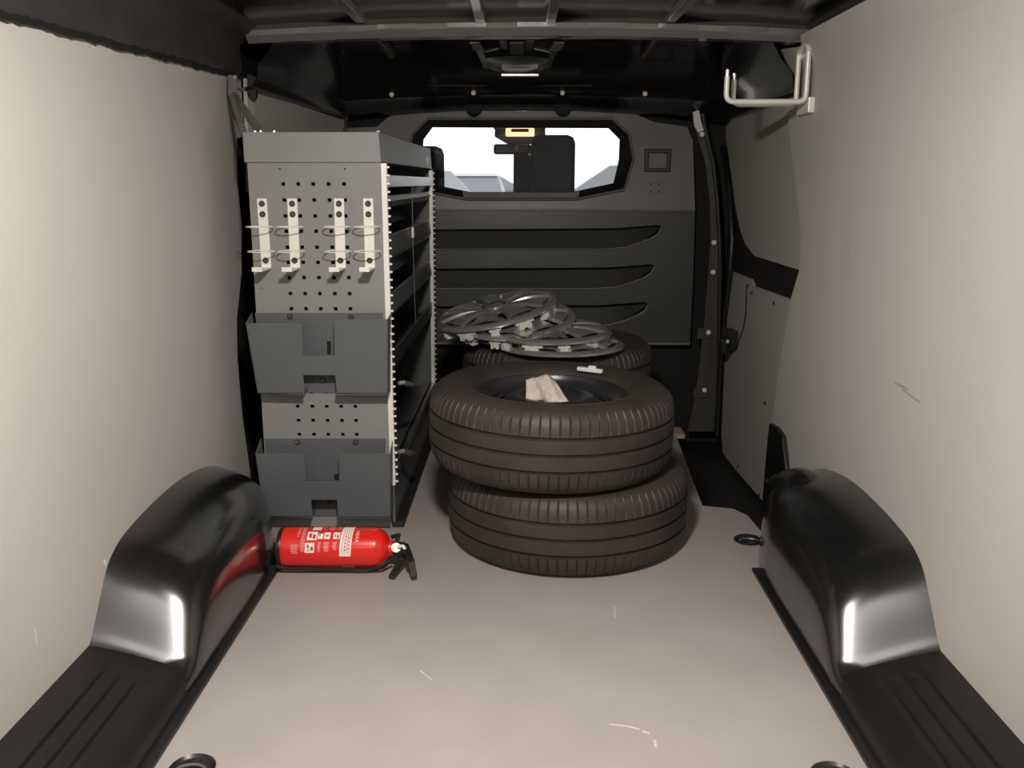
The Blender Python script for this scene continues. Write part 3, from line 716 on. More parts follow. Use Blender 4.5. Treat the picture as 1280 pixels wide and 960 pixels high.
# document holders bolted on the end panel
def docbox(corners, notch_t, notch_b, back_top, screws, slot, label, bolt):
    d0, d1 = 0.001, 0.062
    YF = YS - d1
    t = thing('document_holder', label, 'document holder', (P(400, corners[3][1], Y=YS).x, YS, P(400, corners[3][1], Y=YF).z), group='sheet metal document holders on the end panel')
    (tlx, tly), (trx, try_), (brx, bry), (blx, bly) = corners
    pix = [(tlx, tly), (notch_t[0], tly), (notch_t[0] + 2, notch_t[2]), (notch_t[1], notch_t[2]), (notch_t[1], try_), (trx, try_), (brx, bry), (notch_b[1] + 2, bry), (notch_b[1], notch_b[2]), (notch_b[0], notch_b[2]), (notch_b[0] + 2, bry), (blx, bly)]
    sl_ = [(slot[0], slot[1]), (slot[2], slot[1]), (slot[2], slot[3]), (slot[0], slot[3])]
    obj('front_plate', MB().plate(xz([P(x, y, Y=YF) for x, y in pix]), [], lambda u, v, d: (u, YF + d, v), 0.002), 'rack_blue', t, bev=0.0008)
    bp = [P(x, y, Y=YS) for x, y in ((tlx + 12, back_top), (trx - 6, back_top), (brx - 6, bry - 2), (blx + 10, bly - 2))]
    obj('back_plate', MB().plate(xz(bp), [xz([P(x, y, Y=YS) for x, y in sl_])], lambda u, v, d: (u, YS - d, v), 0.003), 'rack_blue', t)
    sp = [P(x, y, Y=YS) for x, y in sl_]; mb = MB(); mb.box(sp[0].x - 0.001, sp[1].x + 0.001, YS - 0.0012, YS - 0.0004, sp[2].z - 0.001, sp[0].z + 0.001); obj('slot', mb, 'void_black', t)  # black plate paints the darkness inside the slot
    TL, TR, BR, BL = [P(x, y, Y=YF) for x, y in corners]
    for a_, b_, c_, d_, nm in ((TL, BL, bp[3], bp[0], 'side_plate'), (TR, BR, bp[2], bp[1], 'side_plate')):
        mb = MB(); mb.prism([a_, b_, Vector((b_.x, YS - 0.001, b_.z)), Vector((a_.x, YS - 0.001, bp[0].z))], (0.002 if a_ is TL else -0.002, 0, 0)); obj(nm, mb, 'rack_blue', t)
    nb0, nb1 = P(notch_b[0], bry, Y=YF), P(notch_b[1], bry, Y=YF)
    for xa_, xb_ in ((BL.x, nb0.x), (nb1.x, BR.x)):
        mb = MB(); mb.box(xa_, xb_, YF, YS - 0.001, BL.z, BL.z + 0.002); obj('bottom_plate', mb, 'rack_blue', t)
    u0, u1 = P(notch_b[0], notch_b[2], Y=YF), P(notch_b[1], notch_b[2], Y=YF)
    for (x, y) in screws:
        p = P(x, y, Y=YS); mb = MB(); mb.tube([(p.x, YS + 0.002, p.z), (p.x, YS - 0.006, p.z), (p.x, YS - 0.010, p.z)], [0.0085, 0.0085, 0.005], 12); obj('screw', mb, 'screw_dark', t, smooth=True)
    p = P(bolt[0], bolt[1], Y=YS); mb = MB(); mb.tube([(p.x, YS + 0.002, p.z), (p.x, YS - 0.006, p.z), (p.x, YS - 0.010, p.z)], [0.0085, 0.0085, 0.005], 12); obj('screw', mb, 'screw_dark', t, smooth=True)
    return t
docbox([(307, 404), (485, 399), (485, 494), (322, 492)], (377, 418, 445), (379, 419, 469), 391, [(363, 395), (439, 396)], (409, 426, 414, 443), 'grey sheet metal document holder with central notch below the can holders', (404, 475))
docbox([(319, 567), (488, 567), (488, 648), (331, 646)], (380, 424, 602), (389, 421, 625), 548, [(372, 552), (445, 552)], (418, 592, 423, 600), 'grey sheet metal document holder with central notch above the fire extinguisher', (412, 627))

# can holders
def canholder(xt, xb, yt, yb_, which):
    top, bot = P(xt, yt, Y=YS - 0.004), P(xb, yb_, Y=YS - 0.004)
    t = thing('can_holder', 'pale zinc wire ring can holder ' + which, 'can holder', (bot.x, YS, bot.z), group='wire ring can holders on the end panel')
    hw = 0.0135
    mb = MB()
    mb.hexa([(bot.x - hw, YS - 0.004, bot.z), (bot.x + hw, YS - 0.004, bot.z), (bot.x + hw, YS, bot.z), (bot.x - hw, YS, bot.z), (top.x - hw, YS - 0.004, top.z), (top.x + hw, YS - 0.004, top.z), (top.x + hw, YS, top.z), (top.x - hw, YS, top.z)])
    obj('plate', mb, 'zinc', t, bev=0.0006)
    mb = MB(); mb.box(bot.x - hw, bot.x + hw, YS - 0.094, YS, bot.z - 0.002, bot.z + 0.002); mb.box(bot.x - hw, bot.x + hw, YS - 0.096, YS - 0.092, bot.z - 0.002, bot.z + 0.010)
    obj('foot', mb, 'zinc', t, bev=0.0006)
    for f, off in ((0.395, 0), (0.745, 0)):
        c = top.lerp(bot, f); r = 0.036
        mb = MB(); mb.tube([(c.x + r * math.sin(a_), YS - 0.004 - r + r * math.cos(a_), c.z) for a_ in [2 * PI * k / 28 for k in range(28)]], 0.0016, 6, closed=True); obj('wire_ring', mb, 'zinc', t, smooth=True)
    for f in (0.075, 0.225, 0.89):
        c = top.lerp(bot, f); mb = MB(); mb.tube([(c.x, YS - 0.002, c.z), (c.x, YS - 0.007, c.z), (c.x, YS - 0.010, c.z)], [0.0082, 0.0082, 0.0045], 12); obj('screw', mb, 'screw_dark', t, smooth=True)
    return t
for xt, xb, wh in ((327, 333, 'at the panel edge next to the wall lining'), (365, 369, 'second from the wall lining'), (423.5, 426, 'second from the slotted aluminium upright'), (460, 462.5, 'right beside the slotted aluminium upright')): canholder(xt, xb, 248, 335, wh)

# ------------------------------------------------------------------ wheels
RT, HW = 0.336, 0.111
def build_wheel():
    t = thing('car_wheel', '', 'wheel', (0, 0, 0))
    NP = 84; SEG = NP * 3
    prof = [(0.196, 0.060), (0.204, 0.076), (0.212, 0.087), (0.226, 0.0955), (0.234, 0.0985), (0.238, 0.0965), (0.262, 0.1025), (0.285, 0.1035), (0.290, 0.1015), (0.303, 0.0995), (0.314, 0.0935), (0.324, 0.0845)]
    sh = len(prof)
    prof += [(0.3305, 0.075), (0.3345, 0.0635), (0.3365, 0.052)]
    se = len(prof)
    def groove(z): return [(0.3375, z + 0.0045), (0.3295, z + 0.003), (0.3295, z - 0.003), (0.338, z - 0.0045)]
    prof += groove(0.040) + [(0.3385, 0.02)] + groove(0.0)
    half = prof[:]
    low = [(r, -z) for r, z in half[::-1]]
    k = 4
    prof = half[:-4] + groove(0.0) + [(r, z) for r, z in low[4:]]
    n = len(prof)
    def rf(i, s, r, z):
        if (sh - 1 <= i < se or n - se <= i < n - sh + 1) and s % 3 == 0:
            return r - 0.0035, z * 0.985
        return r, z
    # uneven segment widths: narrow sipe, wide block
    mb = MB(); vs = []
    for s_ in range(SEG):
        p_, m_ = divmod(s_, 3)
        a = 2 * PI * (p_ + (0.0, 0.16, 0.98)[m_]) / NP if m_ != 0 else 2 * PI * (p_ + 0.02) / NP
        a = 2 * PI * (p_ + (0.08, 0.20, 0.96)[m_]) / NP
        for i, (r, z) in enumerate(prof):
            r, z = rf(i, s_, r, z); r = r if r < 0.21 else 0.21 + (r - 0.21) * 0.981; z = z * HW / 0.1035; vs.append((r * math.cos(a), r * math.sin(a), z + HW))
    fs = []
    for s_ in range(SEG):
        s2 = (s_ + 1) % SEG
        fs += [(s_ * n + i, s2 * n + i, s2 * n + i + 1, s_ * n + i + 1) for i in range(n - 1)]
    mb.add(vs, fs)
    ty = obj('tyre', mb, 'tyre', t, local=True, smooth=True, ang=32)
    # steel rim
    mb = MB()
    mb.lathe([(0.199, 0.062 + HW), (0.2065, 0.080 + HW), (0.2045, 0.086 + HW), (0.2005, 0.085 + HW), (0.197, 0.072 + HW), (0.188, 0.062 + HW), (0.178, 0.055 + HW), (0.176, 0.040 + HW), (0.160, 0.004 + HW), (0.160, -0.06 + HW), (0.196, -0.075 + HW), (0.204, -0.088 + HW)], 64)
    rm = obj('steel_rim', mb, 'rim_black', t, local=True, smooth=True, ang=40)
    # disc with ventilation holes
    rs = [0.176, 0.166, 0.148, 0.132, 0.112, 0.092, 0.080, 0.064, 0.036, 0.032, 0.032]
    zs = [0.040, 0.050, 0.060, 0.067, 0.074, 0.076, 0.071, 0.064, 0.062, 0.064, 0.030]
    NS = 64; vs = []; fs = []
    for k in range(NS):
        a = 2 * PI * k / NS
        vs += [(r * math.cos(a), r * math.sin(a), z + HW) for r, z in zip(rs, zs)]
    m = len(rs)
    for k in range(NS):
        k2 = (k + 1) % NS
        for i in range(m - 1):
            if i in (1, 2) and k % 4 in (0, 1): continue
            fs.append((k * m + i, k2 * m + i, k2 * m + i + 1, k * m + i + 1))
    mb = MB().add(vs, fs); ds = obj('rim_disc', mb, 'rim_black', t, local=True, smooth=True, ang=40)
    so = ds.modifiers.new('solid', 'SOLIDIFY'); so.thickness = 0.003
    for k in range(5):
        a = 2 * PI * k / 5 + 0.3; mb = MB(); mb.disc((0.055 * math.cos(a), 0.055 * math.sin(a), 0.058 + HW), 0.008, (0, 0, 1), 0.008, 10); obj('bolt_seat', mb, 'rim_black', ds, local=True, smooth=True)
    mb = MB(); a = 2.2; mb.tube([(0.178 * math.cos(a), 0.178 * math.sin(a), 0.045 + HW), (0.160 * math.cos(a), 0.160 * math.sin(a), 0.075 + HW)], 0.005, 8); obj('valve', mb, 'black_plastic', t, local=True, smooth=True)
    return t
wheel = build_wheel()
H2 = 2 * HW
W = [((0.125, 2.488, 0.001), (0, 0, 0.4), 'lower wheel of the front stack with a dark tyre resting on the floor'),
     ((0.074, 2.470, H2 + 0.008), (math.radians(0.9), math.radians(-1.0), 1.9), 'upper wheel of the front stack with black steel rim facing up'),
     ((0.124, 3.235, 0.001), (0, 0, 0.9), 'lower wheel of the stack against the bulkhead'),
     ((0.120, 3.225, H2 + 0.002), (0, 0, 2.7), 'upper wheel of the stack against the bulkhead, carrying the silver hubcaps')]
for i, (l, r, lab) in enumerate(W):
    o = wheel if i == 0 else copy_tree(wheel)
    o.location = l; o.rotation_euler = r; tag(o, lab, 'wheel', 'four wheels in two stacks')

# white balance strip and pale crumpled sheet on the upper front wheel
zt = W[1][0][2] + 2 * HW
pa, pb = P(722, 463, Z=zt - 0.008), P(753, 466, Z=zt - 0.008)
mb = MB(); mb.bar(pa + Vector((0, 0, 0.006)), pb + Vector((0, 0, 0.004)), 0.016, 0.012); mb.bar(pa.lerp(pb, 0.45) + Vector((0, 0.006, 0.012)), pa.lerp(pb, 0.75) + Vector((0, 0.006, 0.012)), 0.014, 0.010)
o = obj('plastic_strip', mb, 'white_plastic', bev=0.003); tag(o, 'small white plastic strip lying on the upper front tyre', 'strip')
c = P(683, 497, Z=zt - 0.035)
mb = MB(); G = []
for i in range(15):
    t = i / 14; row = []
    for j in range(9):
        s_ = j / 8
        x = c.x - 0.055 + 0.125 * t - 0.01 * s_ * (1 - t)
        ht = (0.075 * (1 - (max(0, t - 0.50) / 0.5) ** 1.3)) if t > 0.50 else 0.075 * (0.75 + 0.5 * t)
        fold = 0.010 * math.sin(9 * t + 2 * s_) + 0.006 * math.sin(23 * t + 5 * s_)
        y = c.y + 0.03 * math.cos(PI * (t - 0.3)) + 0.055 * s_ + fold
        row.append(Vector((x + 0.02 * s_ * (0.5 - t), y - 0.02, zt - 0.046 + ht * s_ ** 0.8 * 0.85)))
    G.append(row)
mb.grid(G); o = obj('crumpled_sheet', mb, 'paper', smooth=True, ang=25); tag(o, 'pale crumpled plastic sheet standing inside the upper front rim', 'plastic sheet')
so = o.modifiers.new('solid', 'SOLIDIFY'); so.thickness = 0.001

# ------------------------------------------------------------------ hubcaps
RH = 0.215
def build_hubcap():
    t = thing('hubcap', '', 'hubcap', (0, 0, 0))
    mb = MB(); mb.lathe([(0.186, 0.009), (0.196, 0.010), (0.206, 0.007), (0.213, 0.001), (0.215, -0.003), (0.213, -0.006), (0.206, -0.002), (0.196, 0.004), (0.186, 0.005)], 64, close=True)
    obj('outer_ring', mb, 'silver', t, local=True, smooth=True, ang=45)
    mb = MB(); mb.lathe([(0.0, 0.022), (0.022, 0.021), (0.030, 0.018), (0.033, 0.012), (0.045, 0.012), (0.058, 0.009), (0.064, 0.002), (0.060, 0.0), (0.0, 0.008)], 32)
    obj('centre_cap', mb, 'silver', t, local=True, smooth=True, ang=40)
    N = 9
    for k in range(N):
        a = 2 * PI * k / N; M = Matrix.Rotation(a, 4, 'Z'); mb = MB(); G = []
        for i in range(9):
            s_ = i / 8; r = 0.052 + 0.136 * s_; hw_ = 0.016 + 0.036 * s_ ** 1.2; z = 0.008 + 0.014 * math.sin(PI * (0.15 + 0.75 * s_))
            G.append([M @ Vector((r, y_ * hw_, z + dz)) for y_, dz in ((-1, -0.010), (-0.85, 0.0), (-0.3, 0.004), (0.3, 0.004), (0.85, 0.0), (1, -0.010))])
        mb.grid(G); obj('spoke', mb, 'silver', t, local=True, smooth=True, ang=40, fixn=False)
    mb = MB(); mb.lathe([(0.165, -0.006), (0.180, -0.005), (0.180, -0.002), (0.165, -0.002)], 48, close=True); obj('clip_ring', mb, 'black_plastic', t, local=True)
    for k in range(12):
        a = 2 * PI * (k + 0.3) / 12; M = Matrix.Rotation(a, 4, 'Z'); mb = MB()
        L = 0.034 if k % 2 else 0.020
        mb.box(0.184, 0.200, -L, L, -0.020, 0.003, M); mb.box(0.178, 0.203, -L * 0.7, -L * 0.2, -0.038, 0.0, M); mb.box(0.178, 0.203, L * 0.15, L * 0.65, -0.038, 0.0, M)
        mb.box(0.184, 0.206, -L * 0.3, L * 0.3, -0.032, -0.016, M)
        obj('clip', mb, 'clip_plastic', t, local=True, bev=0.0015)
    mb = MB(); mb.tube([(0.184 * math.cos(2 * PI * k / 48), 0.184 * math.sin(2 * PI * k / 48), -0.028) for k in range(48)], 0.002, 6, closed=True); obj('retaining_wire', mb, 'steel_grey', t, local=True, smooth=True)
    return t
hub = build_hubcap()
zt2 = W[3][0][2] + 2 * HW
Hs = [((0.124, 3.05, zt2 + 0.008), (0, 0, 0.2), 'silver spoked hubcap lying flat on the tyre, lowest of the pile'),
      ((0.084, 3.08, zt2 + 0.048), (math.radians(1.5), math.radians(-1), 0.6), 'silver spoked hubcap lying flat on the lowest hubcap'),
      ((-0.035, 3.13, zt2 + 0.083), (math.radians(2), math.radians(-10.5), 1.1), 'silver spoked hubcap leaning between the flat hubcaps and the topmost one'),
      ((-0.096, 3.14, zt2 + 0.109), (math.radians(2), math.radians(-13.5), 0.35), 'silver spoked hubcap leaning topmost on the pile, reaching the shelving')]
caps = [hub] + [copy_tree(hub) for _ in Hs[1:]]
for ch in list(hub.children):          # the lowest cap sits flush on the tyre, its clips sunk out of sight
    if ch.name.startswith(('clip', 'retaining_wire')): bpy.data.objects.remove(ch)
for i, (l, r, lab) in enumerate(Hs):
    o = caps[i]
    o.location = l; o.rotation_euler = r; tag(o, lab, 'hubcap', 'silver hubcaps on the rear wheel stack')

# ------------------------------------------------------------------ fire extinguisher
RE = 0.053
EY = 2.246; EZ = RE + 0.001
x0e, x1e = P(347, 686, Y=EY).x, P(487, 686, Y=EY).x
ex = thing('fire_extinguisher', 'red fire extinguisher lying on the floor in front of the shelving', 'fire extinguisher', ((x0e + x1e) / 2, EY, 0.0))
ME = Matrix.Translation((x0e, EY, EZ)) @ Matrix.Rotation(PI / 2, 4, 'Y')
Lb = x1e - x0e
mb = MB(); mb.lathe([(0.0, 0.004), (0.030, 0.002), (0.046, 0.006), (0.0525, 0.016), (RE, 0.024), (RE, Lb - 0.038), (0.051, Lb - 0.026), (0.044, Lb - 0.013), (0.032, Lb - 0.004), (0.022, Lb), (0.020, Lb + 0.010), (0.0, Lb + 0.010)], 48, ME)
bd = obj('cylinder_body', mb, 'red_paint', ex, smooth=True, ang=50)
mb = MB(); mb.lathe([(0.0535, 0.010), (0.0545, 0.012), (0.0545, 0.018), (0.0535, 0.020)], 40, ME, close=True); obj('base_ring', mb, 'black_plastic', ex, smooth=True)
vd = math.atan2(CAM.z - EZ, EY)   # elevation towards the photographer
def cyl(x, phi, r): return Vector((x, EY - r * math.cos(vd + phi), EZ + r * math.sin(vd + phi)))
def phi_of(py):     # picture row -> angle on the cylinder
    c = P(415, 0, Y=EY); cy = 687.0; Rp = 26.5
    return math.asin(max(-1, min(1, (cy - py) / Rp)))
def xof(px): return x0e + (px - 346.0) / (487.0 - 346.0) * Lb
def patch(name, px0, px1, py0, py1, m_, r=RE + 0.0006, skew=0.0, parent=bd):
    a0, a1 = phi_of(py0), phi_of(py1); G = []
    for i in range(9):
        ph = a0 + (a1 - a0) * i / 8
        G.append([cyl(xof(px0) + skew * (i / 8), ph, r), cyl(xof(px1) + skew * (i / 8), ph, r)])
    return obj(name, MB().grid(G), m_, parent, smooth=True)
def K(cx, cy): return 345 + cx / 8.533, 650 + cy / 8.533   # close-up to picture coordinates
def kp(name, a, b, c, d, m_, **k):
    (p0, q0), (p1, q1) = K(a, b), K(c, d); return patch(name, p0, p1, q0, q1, m_, **k)
kp('label_band', 730, 88, 850, 405, 'white_print', skew=-0.004)
for i in range(4): kp('label_text', 752 + i * 24, 120, 762 + i * 24, 370, 'pale_print', r=RE + 0.0009, skew=-0.004)
for i in range(9): kp('label_text', 768 + (i % 2) * 32, 190 + i * 18, 782 + (i % 2) * 32, 200 + i * 18, 'print_dark', r=RE + 0.0010)
for (a, b, c, d) in ((365, 145, 470, 235), (478, 165, 535, 222), (545, 150, 610, 222), (640, 150, 712, 222), (352, 265, 452, 370), (405, 92, 500, 125)):
    kp('pictogram', a, b, c, d, 'white_print')
for (a, b, c, d) in ((385, 165, 415, 210), (425, 175, 455, 220), (488, 170, 505, 190), (560, 180, 590, 196), (655, 172, 668, 200), (680, 180, 700, 215), (372, 285, 395, 320), (410, 305, 440, 345), (380, 335, 395, 352)):
    kp('pictogram_figure', a, b, c, d, 'print_red', r=RE + 0.0010)
for (a, b, c, d) in ((480, 255, 520, 370), (545, 255, 607, 360), (640, 255, 687, 345), (300, 100, 350, 362), (255, 100, 290, 205), (200, 285, 280, 385), (520, 95, 545, 125), (585, 95, 640, 130), (670, 95, 715, 125)):
    n = max(2, int((d - b) / 15))
    for i in range(n):
        y0 = b + (d - b) * i / n; kp('text_line', a + (i * 7) % 9, y0, c - (i * 5) % 11, y0 + (d - b) / n * 0.55, 'pale_print')
kp('label_band', 728, 512, 862, 545, 'white_print')
for px0, px1 in ((345, 400), (420, 500), (540, 700)): kp('text_line', px0, 518, px1, 530, 'pale_print')
# brand lettering, wrapped round the cylinder
fc = bpy.data.curves.new('lettering_curve', 'FONT'); fc.body = 'NEXA'; fc.size = 1.0; fc.align_x = 'CENTER'; fc.align_y = 'CENTER'
fo = bpy.data.objects.new('lettering_tmp', fc); COL.objects.link(fo)
me_ = bpy.data.meshes.new_from_object(fo.evaluated_get(bpy.context.evaluated_depsgraph_get()))
vs = [v.co.copy() for v in me_.vertices]; fs = [tuple(p.vertices) for p in me_.polygons]
bpy.data.objects.remove(fo); bpy.data.curves.remove(fc); bpy.data.meshes.remove(me_)
cxp, cyp = K(893, 190); ph0 = phi_of(cyp)
wx = max(v.x for v in vs) - min(v.x for v in vs); wy = max(v.y for v in vs) - min(v.y for v in vs)
sa = 0.034 / wx; sb = 0.0085 / wy
mb = MB().add([cyl(xof(cxp) + v.y * sb, ph0 - v.x * sa / RE, RE + 0.0008) for v in vs], fs)
obj('lettering', mb, 'white_print', bd, fixn=False)
# hose along the near side
hx = [cyl(x1e + 0.012, -0.9, 0.030), cyl(x1e - 0.015, -1.00, RE + 0.002), cyl(x1e - 0.05, -1.12, RE + 0.006), cyl((x0e + x1e) / 2, -1.16, RE + 0.006), cyl(x0e + 0.03, -1.12, RE + 0.006), cyl(x0e + 0.006, -0.9, RE + 0.005)]
obj('hose', MB().tube(hx, 0.0048, 8), 'black_plastic', ex, smooth=True)
# base strap loop
pts = [cyl(x0e + 0.012, ph, RE + 0.003) for ph in [-1.2 + 0.2 * i for i in range(8)]]
obj('strap_loop', MB().tube(pts, 0.003, 8), 'black_plastic', ex, smooth=True)
# valve, gauge, levers
mb = MB(); mb.lathe([(0.0, Lb + 0.006), (0.017, Lb + 0.006), (0.017, Lb + 0.016), (0.012, Lb + 0.020), (0.012, Lb + 0.046), (0.0, Lb + 0.046)], 20, ME)
mb.box(x1e + 0.012, x1e + 0.040, EY - 0.02, EY + 0.014, EZ - 0.016, EZ + 0.012)
vv = obj('valve', mb, 'black_plastic', ex, smooth=True, ang=30)
g0 = P(494, 687, Y=EY - 0.03)
mb = MB(); mb.disc(g0 + Vector((0, 0.018, -0.004)), 0.0125, (0.1, -0.8, 0.5), 0.012, 18); obj('gauge', mb, 'white_plastic', vv, smooth=True)
mb = MB(); mb.tube([g0 + Vector((0.008, 0.006, 0.006)), g0 + Vector((0.020, 0.0, 0.010)), g0 + Vector((0.026, -0.002, 0.002))], 0.0045, 8); obj('safety_pin', mb, 'white_plastic', vv, smooth=True)
la, lb = P(503, 684, Z=0.075), P(518, 722, Z=0.012)
mb = MB(); v0 = Vector((x1e + 0.026, EY - 0.005, EZ + 0.006)); mb.bar(v0, P(507, 682, Z=0.07), 0.020, 0.009); mb.bar(P(506, 681, Z=0.07), P(514, 703, Z=0.045), 0.020, 0.007); mb.bar(P(514, 701, Z=0.047), lb, 0.016, 0.007)
obj('lever', mb, 'black_plastic', vv, bev=0.002)
mb = MB(); mb.bar(v0 + Vector((0, 0, -0.008)), P(503, 700, Z=0.035), 0.020, 0.010); mb.bar(P(503, 698, Z=0.037), P(489, 722, Z=0.008), 0.016, 0.009)
obj('carry_handle', mb, 'black_plastic', vv, bev=0.002)
mb = MB(); mb.tube([v0 + Vector((-0.01, 0.01, 0.0)), v0 + Vector((-0.005, 0.03, 0.02)), P(491, 671, Z=0.06)], 0.006, 8); obj('nozzle', mb, 'black_plastic', vv, smooth=True)

# ------------------------------------------------------------------ bent wire hook on the lining
hk = thing('wall_hook', 'bent double-rod steel hook mounted high on the lining', 'hook', (XR, 2.75, 1.1))
def rod(pa, pb, pc, pd):
    pts = [pa, pb, pc, pd]; out = [pts[0]]
    for i in (1, 2):
        p, q, r = pts[i - 1], pts[i], pts[i + 1]
        u = (p - q).normalized() * 0.022; v = (r - q).normalized() * 0.022
        for k in range(6):
            t = k / 5; out.append((q + u) * (1 - t) ** 2 + q * 2 * t * (1 - t) + (q + v) * t * t)
    out.append(pts[3]); return out
Y1 = P(1009, 95, X=XR - 0.022).y; Y2 = P(997, 95, X=XR - 0.022).y
za_, zb_ = P(1009, 64, Y=Y1).z, P(1009, 127, Y=Y1).z
xa_ = P(1009, 95, Y=Y1).x
for Yk, xe, ye_t, yb_px, nm in ((Y1, 909, 96, 126, 'rod'), (Y2, 918, 90, 122, 'rod')):
    e1 = P(xe, ye_t, Y=Yk); xe_ = e1.x
    zb2 = zb_
    obj('rod', MB().tube(rod(Vector((xa_, Yk, za_ + 0.0)), Vector((xa_, Yk, zb2)), Vector((xe_, Yk, zb2)), Vector((xe_, Yk, zb2 + 0.068))), 0.0075, 12), 'zinc', hk, smooth=True)
    mb = MB(); mb.tube([(xe_, Yk, zb2 + 0.066), (xe_, Yk, zb2 + 0.085)], 0.0058, 10); obj('rod_tip', mb, 'bolt_steel', hk, smooth=True)
arc = [Vector((xa_, (Y1 + Y2) / 2 - (Y2 - Y1) / 2 * math.cos(PI * k / 10), za_ + 0.02 * math.sin(PI * k / 10))) for k in range(11)]
obj('rod_bend', MB().tube(arc, 0.0075, 12), 'zinc', hk, smooth=True)
mb = MB(); mb.box(XR - 0.016, XR + 0.002, Y1 - 0.01, Y2 + 0.01, zb_ - 0.03, zb_ + 0.012); obj('mount_plate', mb, 'zinc', hk, bev=0.002)
mb = MB(); mb.box(XR - 0.016, XR + 0.002, Y1 + 0.0, Y2 - 0.0, za_ - 0.01, za_ + 0.02); obj('mount_plate', mb, 'zinc', hk, bev=0.002)

# ------------------------------------------------------------------ roof bracket in front of the bow
rb = thing('roof_bracket', 'glossy black pressed metal bracket tray on the roof centre', 'bracket', (CX, 3.127, 1.32))
for sx in (-1, 1):
    cpx = 646
    pts = [(53, 52, 2.934), (47, 62, 3.006), (44, 68, 3.078), (37, 84, 3.294)]
    for k in range(3):
        (d0, y0, Y0), (d1, y1_, Y1_) = pts[k], pts[k + 1]
        a, b = P(cpx + sx * d0, y0, Y=Y0), P(cpx + sx * d1, y1_, Y=Y1_)
        mb = MB(); mb.bar(a, b, 0.034 if k == 0 else 0.022, 0.008); obj('side_strap', mb, 'bracket_gloss', rb, bev=0.002)
    a, b = P(cpx + sx * 44, 66, Y=3.078), P(cpx + sx * 20, 60, Y=3.060); mb = MB(); mb.bar(a, b, 0.03, 0.012); obj('arm', mb, 'bracket_gloss', rb, bev=0.004)
    a, b = P(cpx + sx * 17, 50, Y=2.934), P(cpx + sx * 15, 64, Y=3.078); mb = MB(); mb.bar(a, b, 0.022, 0.008); obj('tongue_strap', mb, 'bracket_gloss', rb, bev=0.002)
a, b = P(646, 52, Y=2.952), P(646, 72, Y=3.127); mb = MB(); mb.bar(a, b, 0.045, 0.012); obj('tongue', mb, 'bracket_gloss', rb, bev=0.004)
G = []
for i in range(17):
    t = i / 16; xx = 608 + 78 * t; row = []
    e_ = abs(2 * t - 1) ** 3
    for yy, YY in ((70 + 3 * e_, 3.078), (76, 3.127), (82 - 3 * e_, 3.222), (86 - 4 * e_, 3.294), (91 - 6 * e_, 3.339), (91.5 - 6 * e_, 3.366)): row.append(P(xx, yy, Y=YY))
    G.append(row)
obj('tray', MB().grid(G), 'bracket_gloss', rb, smooth=True, ang=60)
a, b = P(626, 94, Y=3.353), P(674, 94, Y=3.353); mb = MB(); mb.bar(a, b, 0.02, 0.012); obj('tab', mb, 'steel_grey', rb, bev=0.003)
mb = MB(); a = P(646, 40, Y=3.177); mb.box(a.x - 0.02, a.x + 0.02, 3.060, 3.177, P(646, 70, Y=3.127).z, 1.45); obj('stem', mb, 'bracket_gloss', rb)

# ------------------------------------------------------------------ load area lamp in the roof near the rear opening
TILT = math.radians(34)
lp = thing('ceiling_lamp', 'small rectangular load area lamp on the roof edge above the rear doors', 'lamp', LAMP_LOC, (TILT, 0, 0))
mb = MB(); mb.box(-0.08, 0.08, -0.035, 0.035, 0.012, 0.040); obj('lamp_housing', mb, 'black_plastic', lp, local=True, bev=0.003)
mb = MB(); mb.box(-0.07, 0.07, -0.028, 0.028, 0.002, 0.012); obj('lamp_lens', mb, 'lamp_glow', lp, local=True)
mb = MB(); mb.box(-0.07, 0.07, -0.03, 0.055, 0.035, 0.050); obj('lamp_bracket', mb, 'black_plastic', lp, local=True)
ld = bpy.data.lights.new('lamp_light', 'AREA'); ld.shape = 'RECTANGLE'; ld.size = 0.14; ld.size_y = 0.056; ld.energy = LAMP_POWER; ld.color = (1.0, 0.935, 0.865)
lo_ = bpy.data.objects.new('lamp_light', ld); COL.objects.link(lo_); lo_.parent = lp; lo_.location = (0, 0, 0)

# ------------------------------------------------------------------ cab and what is seen through the windscreen
mb = MB(); mb.box(-0.95, 0.95, 4, 5.05, 1.345, 1.40)
struct('ceiling_cab', mb, 'dash', 'grey cab roof lining seen through the bulkhead window', 'ceiling')
mb = MB(); mb.prism([(-0.925, 4.85, 0.2), (-0.925, 4.85, 0.80), (-0.925, 4.95, 0.925), (-0.925, 5.55, 0.80), (-0.925, 5.55, -0.2), (-0.925, 5.2, -0.2)], (1.755, 0, 0))
struct('trim_12', mb, 'dash', 'grey dashboard below the windscreen', 'dashboard')
